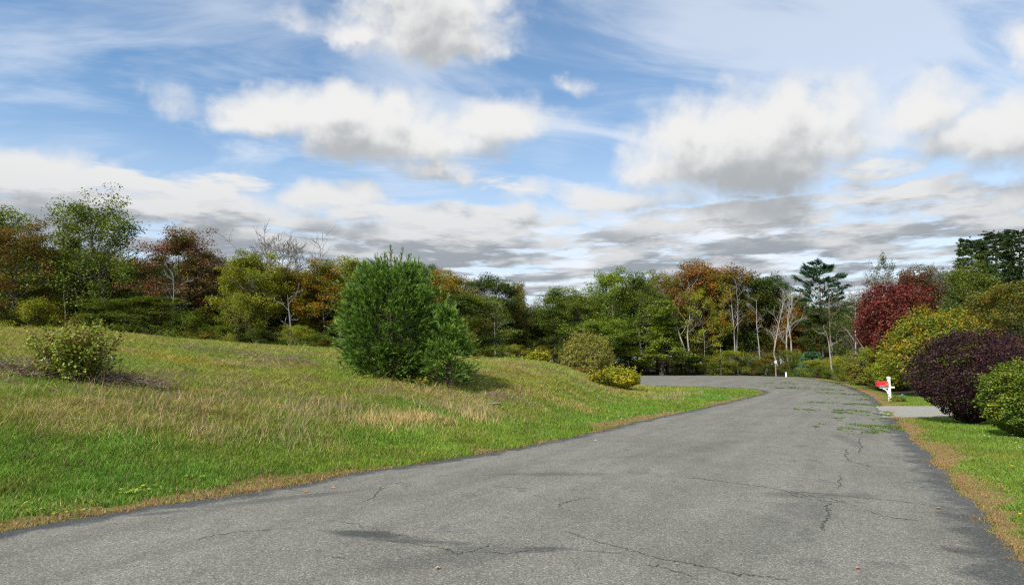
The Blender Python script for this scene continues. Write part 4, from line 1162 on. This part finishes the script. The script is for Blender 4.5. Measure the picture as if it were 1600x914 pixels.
# ---------------------------------------------------------------- garden bushes
def bush(name, px, py, top, wpx, mat, label, seed, nleaf, size, Yd=None, lumps=(.78, .42), depth=None, cat='bush', low=.45, flatb=.0, sprigs=120, bark=BARKD, mid=.55, leafn='leaves', spl=.35, thin=.10):
    rg = np.random.default_rng(seed)
    p = hit(px, py) if Yd is None else at(px, Yd, 568)
    Yd = p[1]; H = z_at(top, Yd) - p[2]; Rx = wpx / F * Yd * .5; Ry = Rx if depth is None else depth
    root = empty(name, (p[0], p[1] + (Ry * .6 if depth is not None or True else 0) * 0, p[2] - .03), 0, label, cat)
    n = nleaf; v = rg.normal(0, 1, (n, 3)); v /= np.linalg.norm(v, axis=1)[:, None]
    az = np.arctan2(v[:, 1], v[:, 0]); ph = v[:, 2]
    lum = lumps[0] + lumps[1] * (.5 * fbm(v[:, 0] * 1.7 + v[:, 1] * 1.3 + 20 + seed, ph * 2.2 + 7 + v[:, 1], seed, 2) + .5 * fbm(v[:, 0] * 4.5 + 9, ph * 4.5 + v[:, 1] * 3 + seed, seed + 5, 3)) * 1.05
    fine = 1 + .42 * (fbm(v[:, 0] * 9 + v[:, 1] * 6, ph * 10 + v[:, 1] * 5, seed + 3, 3) - .5)
    depthf = 1 - np.abs(rg.normal(0, thin, n)) - (rg.random(n) < .18) * rg.uniform(0, .35, n)
    rr = lum * fine * depthf
    C = np.stack([v[:, 0] * Rx * rr, v[:, 1] * Ry * rr, 0 * az], 1)
    zc = H * mid; up = v[:, 2] > 0
    C[:, 2] = np.where(up, zc + v[:, 2] * (H - zc) * rr * 1.02, zc + v[:, 2] * zc * .97 * np.minimum(rr, 1))
    nar = np.where(up, 1.0, 1 - (1 - low) * np.clip(-v[:, 2], 0, 1) ** 2); C[:, 0] *= nar; C[:, 1] *= nar
    C[:, 2] = np.maximum(C[:, 2], .04)
    # sprigs poking out
    S = []; lines = []
    for k in range(sprigs):
        i = rg.integers(0, n); b0 = C[i]
        if b0[2] < H * .35: continue
        d = unit(v[i] * .8 + np.array([0, 0, .9]) + rg.normal(0, .25, 3)); Ls = spl * rg.uniform(.5, 1.2)
        m_ = 12; tt = np.linspace(0, 1.25, m_)[:, None]; S.append(b0 + d * Ls * tt + rg.normal(0, size * .45, (m_, 3)))
    if S: C2 = np.vstack(S); C = np.vstack([C, C2]); v = np.vstack([v, np.tile([[0, 0, 1.]], (len(C2), 1))])
    kx = .93 * Rx / np.quantile(np.abs(C[:, 0]), .985); ky = .93 * Ry / np.quantile(np.abs(C[:, 1]), .985); kz = H / np.quantile(C[:, 2], .995); C = C * np.array([kx, ky, kz])
    V, Fq = leaf_quads(C, size, rg, outd=v * .6)
    obj(leafn, mesh_np(leafn, V, Fq), root, LM[mat])
    for k in range(16):
        a = rg.uniform(0, 2 * pi); b_, r_, _ = branch(rg, np.array([cos(a) * .12, sin(a) * .12, 0]) * Rx * .5, np.array([cos(a) * .6, sin(a) * .6, 1.]), H * rg.uniform(.6, .85), .03 * H / 2, 6, .12, .05); lines.append((b_, r_))
    obj('stems', tube_mesh('stems', lines, 5), root, bark)
    return root


bush('purple_bush', 1517, 662, 515, 162, 'purple', 'large dark purple leaved bush beside the driveway', 61, 32000, .060, lumps=(.62, .75), sprigs=520, low=.55, mid=.52, spl=.30)
bush('purple_bush', 1588, 654, 524, 110, 'purple', 'purple bush standing behind the green hedge at the right edge', 62, 14000, .065, lumps=(.8, .35), sprigs=120)
bush('green_bush', 1602, 684, 564, 124, 'hedge', 'clipped yellow green bush at the right edge in front of the purple one', 63, 18000, .065, lumps=(.70, .58), sprigs=200, low=.75, mid=.5, spl=.20)
bush('golden_tree', 1458, 0, 482, 142, 'goldgreen', 'golden green rounded tree between the crimson maple and the purple bush', 64, 26000, .125, Yd=41, lumps=(.58, .82), sprigs=300, cat='tree', low=.7, mid=.42, leafn='crown')
bush('burning_bush', 1516, 0, 484, 110, 'shrubmix', 'orange green shrub behind the purple bush right of the golden tree', 65, 15000, .12, Yd=43, lumps=(.62, .75), cat='bush', low=.7, sprigs=200)
bush('crimson_maple', 1404, 0, 441, 116, 'crimson', 'crimson red maple with dense rounded crown', 66, 24000, .15, Yd=50, lumps=(.56, .85), cat='tree', low=.45, mid=.62, leafn='crown', sprigs=120, bark=BARK, spl=.6)
bush('crimson_maple', 1370, 0, 478, 48, 'crimson', 'smaller crimson maple crown left of the big crimson maple', 67, 8000, .15, Yd=54, lumps=(.74, .45), cat='tree', low=.4, mid=.7, leafn='crown', sprigs=40, spl=.5)
bush('shrub', 1390, 0, 556, 50, 'lime', 'yellow green shrub behind the red mailbox', 68, 7000, .13, Yd=48, lumps=(.75, .45), low=.8, mid=.45)
bush('shrub', 1345, 0, 560, 46, 'oliverust', 'rust tinged low shrub at the right end of the bend', 69, 4000, .13, Yd=56, lumps=(.75, .45), low=.8, mid=.45)
bush('shrub', 1310, 0, 556, 50, 'lime', 'yellow green shrub at the right of the small spruce', 70, 5000, .15, Yd=70, lumps=(.75, .45), low=.8, mid=.45)
bush('willow_bush', 918, 0, 521, 84, 'grey', 'rounded grey green bush behind the mound', 71, 17000, .12, Yd=57, lumps=(.70, .55), sprigs=260, low=.8, mid=.45, spl=.5)
bush('yellow_bush', 966, 606, 571, 70, 'yellow', 'yellow flowering bush at the end of the mound', 72, 9000, .10, lumps=(.72, .5), sprigs=140, low=.9, mid=.4, spl=.3)
bush('yellow_bush', 936, 600, 576, 34, 'yellow', 'golden yellow low weed clump left of the yellow bush', 73, 2600, .09, lumps=(.7, .5), low=.9, mid=.4)
bush('yellow_bush', 842, 0, 545, 40, 'yellow', 'small yellow green bush on the crest of the mound', 74, 3000, .13, Yd=50.5, lumps=(.7, .5), low=.9, mid=.45)
bush('weed_bush', 806, 0, 556, 44, 'lime', 'low yellow green weeds along the crest of the mound', 75, 2500, .12, Yd=48.5, lumps=(.7, .5), low=.9, mid=.45)
bush('weed_bush', 900, 0, 572, 40, 'shrubmix', 'brownish low weeds between the mound crest and grey green bush', 76, 2500, .11, Yd=50, lumps=(.7, .5), low=.9, mid=.45)
for i, (xx, yy, tp, w) in enumerate([(575, 591, 578, 24), (640, 598, 583, 30), (663, 603, 586, 26), (612, 596, 584, 20)]):
    bush('weed_bush', xx, yy, tp, w, 'weed', ['small weed at the left foot of the big pine', 'yellowish weed at the right foot of the big pine', 'weed clump between the two young pines', 'tiny weed right under the middle of the big pine'][i], 80 + i, 500, .07, lumps=(.7, .5), low=.9, mid=.45, sprigs=10, cat='weed')
# flowers by the mailbox, pale twigs at the foot of the purple bush
bush('flower_patch', 1402, 628, 617, 26, 'shrubmix', 'reddish low plants at the foot of the mailbox', 90, 500, .07, lumps=(.7, .5), low=.9, mid=.45, sprigs=14, cat='plant', spl=.2)

# ---------------------------------------------------------------- weed shrub with brush pile
def weed_shrub():
    rg = np.random.default_rng(7); p = hit(118, 594); Yd = p[1]; s = Yd / F
    H = (z_at(500, Yd) - p[2]); root = empty('weed_shrub', (p[0], p[1], p[2]), 0, 'leafy yellow green weed shrub growing from a brush pile on the left slope', 'shrub')
    lines = []; C = []
    for k in range(190):
        a = rg.uniform(0, 2 * pi); L = H * rg.uniform(.45, 1.05); sp = rg.uniform(.08, .5)
        b0 = np.array([rg.normal(0, 13 * s), rg.normal(0, 11 * s), 0])
        b_, r_, _ = branch(rg, b0, np.array([cos(a) * sp, sin(a) * sp, 1.]), L, .010, 8, .16, -.05 if k % 3 else .02); b_[:, 2] = np.maximum(b_[:, 2], .02); lines.append((b_, r_))
        m_ = 62; tt = rg.uniform(1.2, 6.99, m_); i = tt.astype(int); q_ = b_[i] * (1 - (tt - i))[:, None] + b_[i + 1] * (tt - i)[:, None]
        C.append(q_ + rg.normal(0, .065, (m_, 3)))
    for k in range(40):     # low runners to the left
        a = rg.uniform(2.6, 3.6); b_, r_, _ = branch(rg, np.array([-18 * s, rg.normal(0, .3), .1]), np.array([cos(a), sin(a) * .5, .5]), 40 * s * rg.uniform(.4, 1), .008, 7, .15, -.12); b_[:, 2] = np.maximum(b_[:, 2], .03); lines.append((b_, r_))
        tt = rg.uniform(.5, 5.9, 26); i = tt.astype(int); q_ = b_[i] * (1 - (tt - i))[:, None] + b_[i + 1] * (tt - i)[:, None]; C.append(q_ + rg.normal(0, .06, (26, 3)))
    for (dx, tp) in ((36, 496), (44, 506), (-14, 501)):   # tall shoots
        x1 = dx * s; z1 = z_at(tp, Yd) - p[2]; b_ = np.array([[x1 * .5, 0, .1], [x1 * .8, .05, z1 * .5], [x1, 0, z1]]); lines.append((b_, np.array([.01, .008, .004])))
        tt = rg.uniform(.3, 1, 50)[:, None]; C.append(b_[0] * (1 - tt) + b_[2] * tt + rg.normal(0, .045, (50, 3)))
    V, Fq = leaf_quads(np.vstack(C), .075, rg, aspect=.7)
    obj('stems', tube_mesh('stems', lines, 4), root, TWIG); obj('leaves', mesh_np('leaves', V, Fq), root, LM['weed'])


weed_shrub()


def brush_pile(px, py, wpx, dpx, n, label, seed, h=.18):
    rg = np.random.default_rng(seed); p = hit(px, py); s = p[1] / F; lines = []
    for k in range(n):
        x, y = rg.normal(0, wpx * s * .36), rg.normal(0, dpx * s * 2.0); a = rg.uniform(0, 2 * pi)
        z0 = gz(p[0] + x, p[1] + y) - p[2]
        b_, r_, _ = branch(rg, np.array([x, y, z0 + rg.uniform(0, h)]), np.array([cos(a), sin(a), rg.normal(.08, .2)]), rg.uniform(.25, .9), rg.uniform(.004, .011), 5, .25, 0); lines.append((b_, r_))
    o = obj('brush_pile', tube_mesh('brush_pile', lines, 4), None, TWIG); o.location = p; tag(o, label, 'brush pile', kind='stuff'); return o


brush_pile(125, 594, 120, 6, 520, 'tangle of dead brown twigs under the weed shrub', 101)
brush_pile(218, 601, 66, 4, 260, 'low strip of dead brown twigs right of the weed shrub', 102, .10)
brush_pile(30, 582, 66, 4, 220, 'low strip of dead brown twigs left of the weed shrub', 103, .10)
brush_pile(380, 556, 190, 3, 260, 'thin dark brown stubble strip on the upper field', 104, .07)

# ---------------------------------------------------------------- small objects
def simple_mat(name, col, rough=.5, spec=.4, noise_amt=.12, scale=20):
    m, t = new_mat(name); pos = t.node('ShaderNodeTexCoord').outputs['Object']; n = t.noise(pos, scale, 4, .6)
    c = t.v('SCALE', t.comb(*col), scale=t.m('MULTIPLY_ADD', t.m('SUBTRACT', n, .5), noise_amt * 2, 1.0))
    finish(t, principled(t, c, rough, n, .15, .004, spec)); return m


M_white = simple_mat('white_paint', (.80, .80, .79), .45); M_red = simple_mat('red_paint', (.62, .020, .035), .35, .5, .08)
M_gold = simple_mat('gold_lettering', (.75, .50, .18), .4); M_grn = simple_mat('green_utility_paint', (.025, .12, .07), .5)
M_wood = simple_mat('weathered_wood', (.36, .31, .24), .85, .2, .3); M_teal = simple_mat('teal_plastic', (.02, .26, .24), .4)
M_stone = simple_mat('grey_stone', (.34, .33, .31), .9, .2, .35, 8); M_pale = simple_mat('pale_stone', (.62, .58, .52), .9, .2, .3, 8)
M_dirt = simple_mat('bare_dirt', (.20, .17, .14), .95, .1, .4, 12)
M_yel = simple_mat('yellow_petal', (.85, .62, .02), .6); M_wht = simple_mat('white_petal', (.75, .75, .70), .6)
M_clip = None


def bm_box(sx, sy, sz, cx=0, cy=0, cz=0, bev=.006, name='box', rot=None):
    import bmesh
    bm = bmesh.new(); bmesh.ops.create_cube(bm, size=1)
    bmesh.ops.scale(bm, vec=(sx, sy, sz), verts=bm.verts)
    if bev: bmesh.ops.bevel(bm, geom=bm.edges[:], offset=bev, segments=2, affect='EDGES')
    if rot: bmesh.ops.rotate(bm, verts=bm.verts, cent=(0, 0, 0), matrix=rot)
    bmesh.ops.translate(bm, vec=(cx, cy, cz), verts=bm.verts)
    me = bpy.data.meshes.new(name); bm.to_mesh(me); bm.free(); return me


def extrude_profile(name, pts, depth, axis='y', smooth=False):
    """closed xz outline extruded along y"""
    n = len(pts); V = [(x, -depth / 2, z) for x, z in pts] + [(x, depth / 2, z) for x, z in pts]
    Fs = [tuple(range(n)), tuple(range(2 * n - 1, n - 1, -1))] + [(i + n, (i + 1) % n + n, (i + 1) % n, i) for i in range(n)]
    me = bpy.data.meshes.new(name); me.from_pydata(V, [], Fs); me.update(); return me


def mailbox():
    p = hit(1390.5, 626); Yd = p[1]; s = Yd / F                    # one photo pixel in metres here
    root = empty('mailbox', (p[0], p[1], p[2] - .03), R_(-4), 'red mailbox on a white wooden post beside the driveway', 'mailbox')
    h = 34.5 * s + .03; w = 3.6 * s
    po = obj('post', bm_box(w, w, h, 0, 0, h / 2, .008, 'post'), root, M_white)
    cap = extrude_profile('post_cap', [(-w * .72, h), (w * .72, h), (w * .62, h + .03), (0, h + .085), (-w * .62, h + .03)], w * 1.44); obj('post_cap', cap, po, M_white)
    za = 20.5 * s + .03
    obj('crossarm', bm_box(22.5 * s, w * .85, 2.7 * s, -3.6 * s, -.006, za, .008, 'crossarm'), root, M_white)
    # curved brace under the arm
    a = np.linspace(0, pi / 2, 10); R0, R1 = 8.2 * s, 6.4 * s; cxp, czp = -1.5 * s - R0 + .0, za - 1.3 * s - R0 * 1.05
    outer = [(cxp + R0 * sin(t_), czp + R0 * 1.05 * cos(t_)) for t_ in a]; inner = [(cxp + R1 * sin(t_), czp + R1 * 1.05 * cos(t_)) for t_ in a[::-1]]
    obj('brace', extrude_profile('brace', outer + inner, w * .5), root, M_white)
    # the box: rounded-top section, long side facing the camera
    L, hb, wd = 16.3 * s, 7.9 * s, 6.2 * s; zb = za + 1.35 * s
    sec = [(-wd / 2, 0), (wd / 2, 0)] + [(wd / 2 * cos(t_), hb - wd / 2 * .9 + wd / 2 * .9 * sin(t_)) for t_ in np.linspace(0, pi, 13)]
    n = len(sec); x0, x1 = -18.6 * s, -18.6 * s + L
    V = [(x0, y, z + zb) for y, z in sec] + [(x1, y, z + zb) for y, z in sec]
    me = bpy.data.meshes.new('box'); me.from_pydata(V, [], [tuple(range(n))[::-1], tuple(range(n, 2 * n))] + [(i, (i + 1) % n, (i + 1) % n + n, i + n) for i in range(n)]); me.update()
    bx = obj('box', me, root, M_red)
    # door lip at the road end
    V = [(x0 - .012, y * 1.04, z * 1.02 + zb - .004) for y, z in sec] + [(x0 + .02, y * 1.04, z * 1.02 + zb - .004) for y, z in sec]
    me = bpy.data.meshes.new('door'); me.from_pydata(V, [], [tuple(range(n))[::-1], tuple(range(n, 2 * n))] + [(i, (i + 1) % n, (i + 1) % n + n, i + n) for i in range(n)]); me.update()
    obj('door', me, bx, M_red)
    # gold figures in a small frame, thin pale line of lettering along the foot of the side
    yf = -wd / 2 - .003
    fx = x1 - 2.6 * s; fz = zb + hb * .40
    for k in (0, 1):
        cu = bpy.data.curves.new('numeral', 'FONT'); cu.body = '3'; cu.size = 4.0 * s; cu.extrude = .001; cu.align_x = 'CENTER'; cu.align_y = 'CENTER'
        tmp = bpy.data.objects.new('numeral_src', cu); COL.objects.link(tmp)
        dg = bpy.context.evaluated_depsgraph_get(); mm = bpy.data.meshes.new_from_object(tmp.evaluated_get(dg)); bpy.data.objects.remove(tmp)
        mm.name = 'numeral'; mm.materials.clear()
        o = obj('numeral', mm, bx, M_gold); o.location = (fx + (k - .5) * 2.0 * s, yf, fz); o.rotation_euler = (pi / 2, 0, 0)
    xs = x0 + 3.0 * s; me_v, me_f = [], []
    for k in range(14):
        w_ = .45 * s; x_ = xs + k * .62 * s; b = len(me_v)
        me_v += [(x_, yf, zb + .9 * s), (x_ + w_, yf, zb + .9 * s), (x_ + w_, yf, zb + 1.75 * s), (x_, yf, zb + 1.75 * s)]; me_f.append((b, b + 1, b + 2, b + 3))
    me = bpy.data.meshes.new('lettering'); me.from_pydata(me_v, [], me_f); me.update(); obj('lettering', me, bx, simple_mat('pale_lettering', (.8, .55, .5)))
    # newspaper flag on the far side
    obj('flag', bm_box(.02, .006, .12, x0 + 4 * s, wd / 2 + .008, zb + hb * .6, .001, 'flag'), bx, M_red)


mailbox()


def rock(px, py, w, h, mat, label, seed, name='rock', cat='rock', Yd=None, dz=0., flat=.5):
    import bmesh
    p = hit(px, py) if Yd is None else at(px, Yd); s = p[1] / F; rg = np.random.default_rng(seed)
    bm = bmesh.new(); bmesh.ops.create_icosphere(bm, subdivisions=3, radius=1)
    for v in bm.verts:
        n = v.co.normalized(); k = 1 + .35 * (float(vnoise(np.array([n.x * 2.2 + seed]), np.array([n.y * 2.2 + n.z * 3]), seed)[0]) - .5)
        v.co = Vector((n.x * w * s * .5 * k, n.y * w * s * .5 * .8 * k, n.z * h * s * .6 * k))
    me = bpy.data.meshes.new(name); bm.to_mesh(me); bm.free()
    o = obj(name, me, None, mat); o.location = (p[0], p[1], p[2] + h * s * .3 + dz); tag(o, label, cat); return o


rock(73, 571, 12, 15, M_pale, 'pale whitish stone in the weed shrub on its left side', 1, dz=.05)
rock(174, 566, 9, 7, M_stone, 'small grey stone at the right side of the weed shrub', 2, dz=.05)
rock(1437, 618, 16, 7, M_stone, 'grey green boulder on the lawn behind the driveway', 3)
rock(1096, 613, 8, 2, M_stone, 'flat pale stone in the grass by the bend', 4)
rock(771, 634, 22, 4, M_dirt, 'low mound of bare grey dirt in the grass below the young pines', 5, name='dirt_mound', cat='dirt mound')
rock(1410, 618.5, 5, 3, M_teal, 'small teal plastic cap on the lawn right of the mailbox', 6, name='valve_cap', cat='cap')


def far_posts():
    p = ground_hit_flat(1212.5, 588.0); z = gz(p[0], p[1]); s = p[1] / F
    r = empty('marker_post', (p[0], p[1], z - .05), 0, 'tall thin wooden post with a white box on top at the bend', 'post')
    obj('post', bm_box(1.5 * s, 1.5 * s, 20 * s, 0, 0, 10 * s, .01, 'post'), r, M_wood)
    b = obj('box', bm_box(3.2 * s, 3.0 * s, 3.6 * s, .3 * s, 0, 21.8 * s, .01, 'box'), r, M_white)
    obj('roof', extrude_profile('roof', [(-1.7 * s, 23.6 * s), (2.3 * s, 23.6 * s), (.3 * s, 24.8 * s)], 3.4 * s), b, M_white)
    p = ground_hit_flat(1228.5, 589.0); z = gz(p[0], p[1])
    r = empty('marker_post', (p[0], p[1], z - .05), 0, 'short round white post at the edge of the bend', 'post')
    prof = tube_mesh('post', [(np.array([[0, 0, 0], [0, 0, 8.2 * s], [0, 0, 8.6 * s], [0, 0, 8.7 * s]]), np.array([1.25, 1.25, .9, .05]) * s)], 12); obj('post', prof, r, M_white)
    obj('band', tube_mesh('band', [(np.array([[0, 0, 6.6 * s], [0, 0, 7.2 * s]]), np.array([1.3, 1.3]) * s)], 12), r, M_stone)
    p = ground_hit_flat(1200.5, 587.3); z = gz(p[0], p[1])
    r = empty('utility_box', (p[0], p[1], z - .05), 0, 'small dark green utility box at the edge of the bend', 'utility box')
    obj('body', bm_box(4.2 * s, 3.6 * s, 6.2 * s, 0, 0, 3.1 * s, .02, 'body'), r, M_grn); obj('lid', bm_box(4.7 * s, 4.0 * s, .9 * s, 0, 0, 6.6 * s, .02, 'lid'), r, M_grn)


far_posts()

# grass clippings strewn on the road
rg = np.random.default_rng(9); pts = []
def streak(pa, pb, n, w, curve=0):
    a, b = ground_hit_flat(*pa), ground_hit_flat(*pb); t_ = rg.random(n); nr_ = np.array([-(b - a)[1], (b - a)[0]]); nr_ /= np.linalg.norm(nr_)
    q_ = a * (1 - t_)[:, None] + b * t_[:, None] + nr_ * (curve * np.sin(t_ * pi) + rg.normal(0, w * 1.6, n) * (1 + 1.5 * (rg.random(n) < .3)))[:, None]
    keep = fbm(q_[:, 0] * 2.2, q_[:, 1] * 1.4, 5, 4) > .50
    pts.append(q_[keep])
for a in [((1278, 664), (1410, 668), 900, .10), ((1276, 668), (1380, 679), 800, .10), ((1330, 668), (1420, 674), 900, .14), ((1385, 672), (1428, 682), 700, .16), ((1240, 641), (1400, 645), 1500, .18),
          ((1262, 630), (1385, 634), 1100, .25), ((1270, 614), (1360, 618), 900, .25), ((1215, 598), (1330, 603), 1500, .7), ((1240, 595), (1310, 599), 1300, .6), ((1215, 607), (1330, 611), 900, .3),
          ((1290, 655), (1400, 656), 500, .15), ((1300, 646), (1395, 650), 900, .12), ((1180, 603), (1260, 608), 500, .4), ((1345, 622), (1385, 628), 600, .4)]:
    streak(*a)
Q = np.vstack(pts); Q = Q[road_d(Q[:, 0], Q[:, 1]) < -.02]; r_ = np.hypot(Q[:, 0], Q[:, 1]); n = len(Q); rz_ = road_z(Q[:, 0], Q[:, 1])
cc = np.array([.13, .21, .04]) * rg.uniform(.6, 1.4, n)[:, None]
join_tris('grass_clippings', [tri_blades(Q[:, 0], Q[:, 1], rz_ + .012, np.full(n, .03) * rg.uniform(.5, 1.5, n), np.clip(r_ * .0017, .03, .11), cc, rg.uniform(.8, 2.5, n), rg)],
          m_blade, 'green grass clippings strewn across the asphalt near the driveway')
# dry bits along the edges of the asphalt
pts = []
for line, sgn in ((Lc, 1), (Rc, 1)):
    i = rg.integers(3 * NS - 10, 11 * NS, 5200); q_ = line[i] + (line[i + 1] - line[i]) * rg.random(5200)[:, None] + rg.normal(0, .09, (5200, 2)); pts.append(q_)
Q = np.vstack(pts); rd_ = road_d(Q[:, 0], Q[:, 1]); Q = Q[fbm(Q[:, 0] * 1.1, Q[:, 1] * 1.1, 8, 4) > .58]; n = len(Q)
zz = np.maximum(road_z(Q[:, 0], Q[:, 1]), ground_z(Q[:, 0], Q[:, 1])) + .01; cc = np.array([.42, .24, .10]) * rg.uniform(.5, 1.3, n)[:, None]; r_ = np.hypot(Q[:, 0], Q[:, 1])
join_tris('dry_thatch', [tri_blades(Q[:, 0], Q[:, 1], zz, np.full(n, .03), np.clip(r_ * .001, .008, .03), cc, rg.uniform(.5, 2.5, n), rg)], m_blade, 'dry brown thatch lying along the asphalt edges')

# broad weeds in the verge and small flowers on the lawn
rg = np.random.default_rng(15); C = []
for (xx, yy) in [(110, 808), (60, 812), (200, 780), (215, 776), (235, 772), (150, 795), (30, 800), (300, 758)]:
    p = hit(xx, yy)
    for _ in range(22): a = rg.uniform(0, 2 * pi); rr = rg.uniform(.02, .13); C.append((p[0] + cos(a) * rr * 1.6, p[1] + sin(a) * rr, p[2] + .05 + rg.uniform(0, .05)))
V, Fq = leaf_quads(np.array(C), .07, rg, aspect=.5, up=1.5)
o = obj('broad_weeds', mesh_np('broad_weeds', V, Fq), None, LM['bright']); tag(o, 'broad leaved green weeds low in the near left verge', kind='stuff')


def flower(px, py, mat, label, s=.035, group=None):
    p = hit(px, py); root = empty('dandelion' if mat is M_yel else 'clover_flower', (p[0], p[1], p[2]), 0, label, 'flower', group)
    obj('stem', tube_mesh('stem', [(np.array([[0, 0, 0], [0, 0, .075]]), np.array([.003, .002]))], 5), root, LM['bright'])
    V, Fs = [], []
    for k in range(12):
        a = k / 12 * 2 * pi; b = len(V)
        V += [(0, 0, .075), (cos(a - .2) * s * .7, sin(a - .2) * s * .7, .088), (cos(a) * s, sin(a) * s, .083), (cos(a + .2) * s * .7, sin(a + .2) * s * .7, .088)]; Fs.append((b, b + 1, b + 2, b + 3))
    me = bpy.data.meshes.new('petals'); me.from_pydata(V, [], Fs); me.update(); obj('petals', me, root, mat)


flower(1582, 737, M_yel, 'yellow dandelion flower in the right lawn')
flower(1595, 820, M_yel, 'yellow flower near the lower right corner of the lawn', .02)
WHERE = ['upper white clover flower of the right group near the green bush', 'white clover flower in the middle of the right group in the lawn', 'white clover flower nearest the right border under the green bush',
         'lower white clover flower of the right group in the lawn', 'right one of the two clover flowers left of the green bush', 'left one of the two clover flowers left of the green bush', 'lowest white clover flower at the right border']
for i, (xx, yy) in enumerate([(1583, 685), (1591, 690), (1597, 683), (1588, 697), (1546, 688), (1539, 687), (1594, 705)]):
    flower(xx, yy, M_wht, WHERE[i], .028, 'white clover flowers in the lawn')


def fallen_leaf(px, py, size, colr, label, seed):
    rg = np.random.default_rng(seed); p = ground_hit_flat(px, py); z = float(road_z(p[0], p[1])[0]); n = 10; V = [(0, 0, .006)]; 
    for k in range(n):
        a = k / n * 2 * pi; r_ = size * (.55 + .45 * abs(sin(a * 2.5 + seed))) * rg.uniform(.8, 1.1); V.append((cos(a) * r_, sin(a) * r_ * .8, .004 + rg.uniform(0, .018)))
    me = bpy.data.meshes.new('fallen_leaf'); me.from_pydata(V, [], [(0, 1 + k, 1 + (k + 1) % n) for k in range(n)]); me.update()
    o = obj('fallen_leaf', me, None, simple_mat('dry_leaf_%s' % ('tan' if seed % 2 else 'rust'), colr, .8, .2)); o.location = (p[0], p[1], z + .003); o.rotation_euler = (0, 0, rg.uniform(0, 6)); tag(o, label, 'leaf', 'fallen leaves on the asphalt')


for a in [(684, 898, .035, (.55, .38, .24), 'pale tan fallen leaf on the near asphalt at the bottom centre', 1), (1466, 796, .05, (.50, .36, .22), 'tan fallen leaf on the asphalt near its right edge crack', 3),
          (478, 770, .05, (.42, .24, .12), 'rusty fallen leaf on the asphalt near the left road edge', 2), (520, 764, .04, (.45, .28, .14), 'rusty curled leaf beside the dark left asphalt edge', 4),
          (930, 690, .05, (.5, .36, .2), 'small tan leaf on the asphalt right of the left verge', 5), (1340, 893, .03, (.40, .16, .10), 'small reddish leaf near the bottom right of the road', 6)]: fallen_leaf(*a)
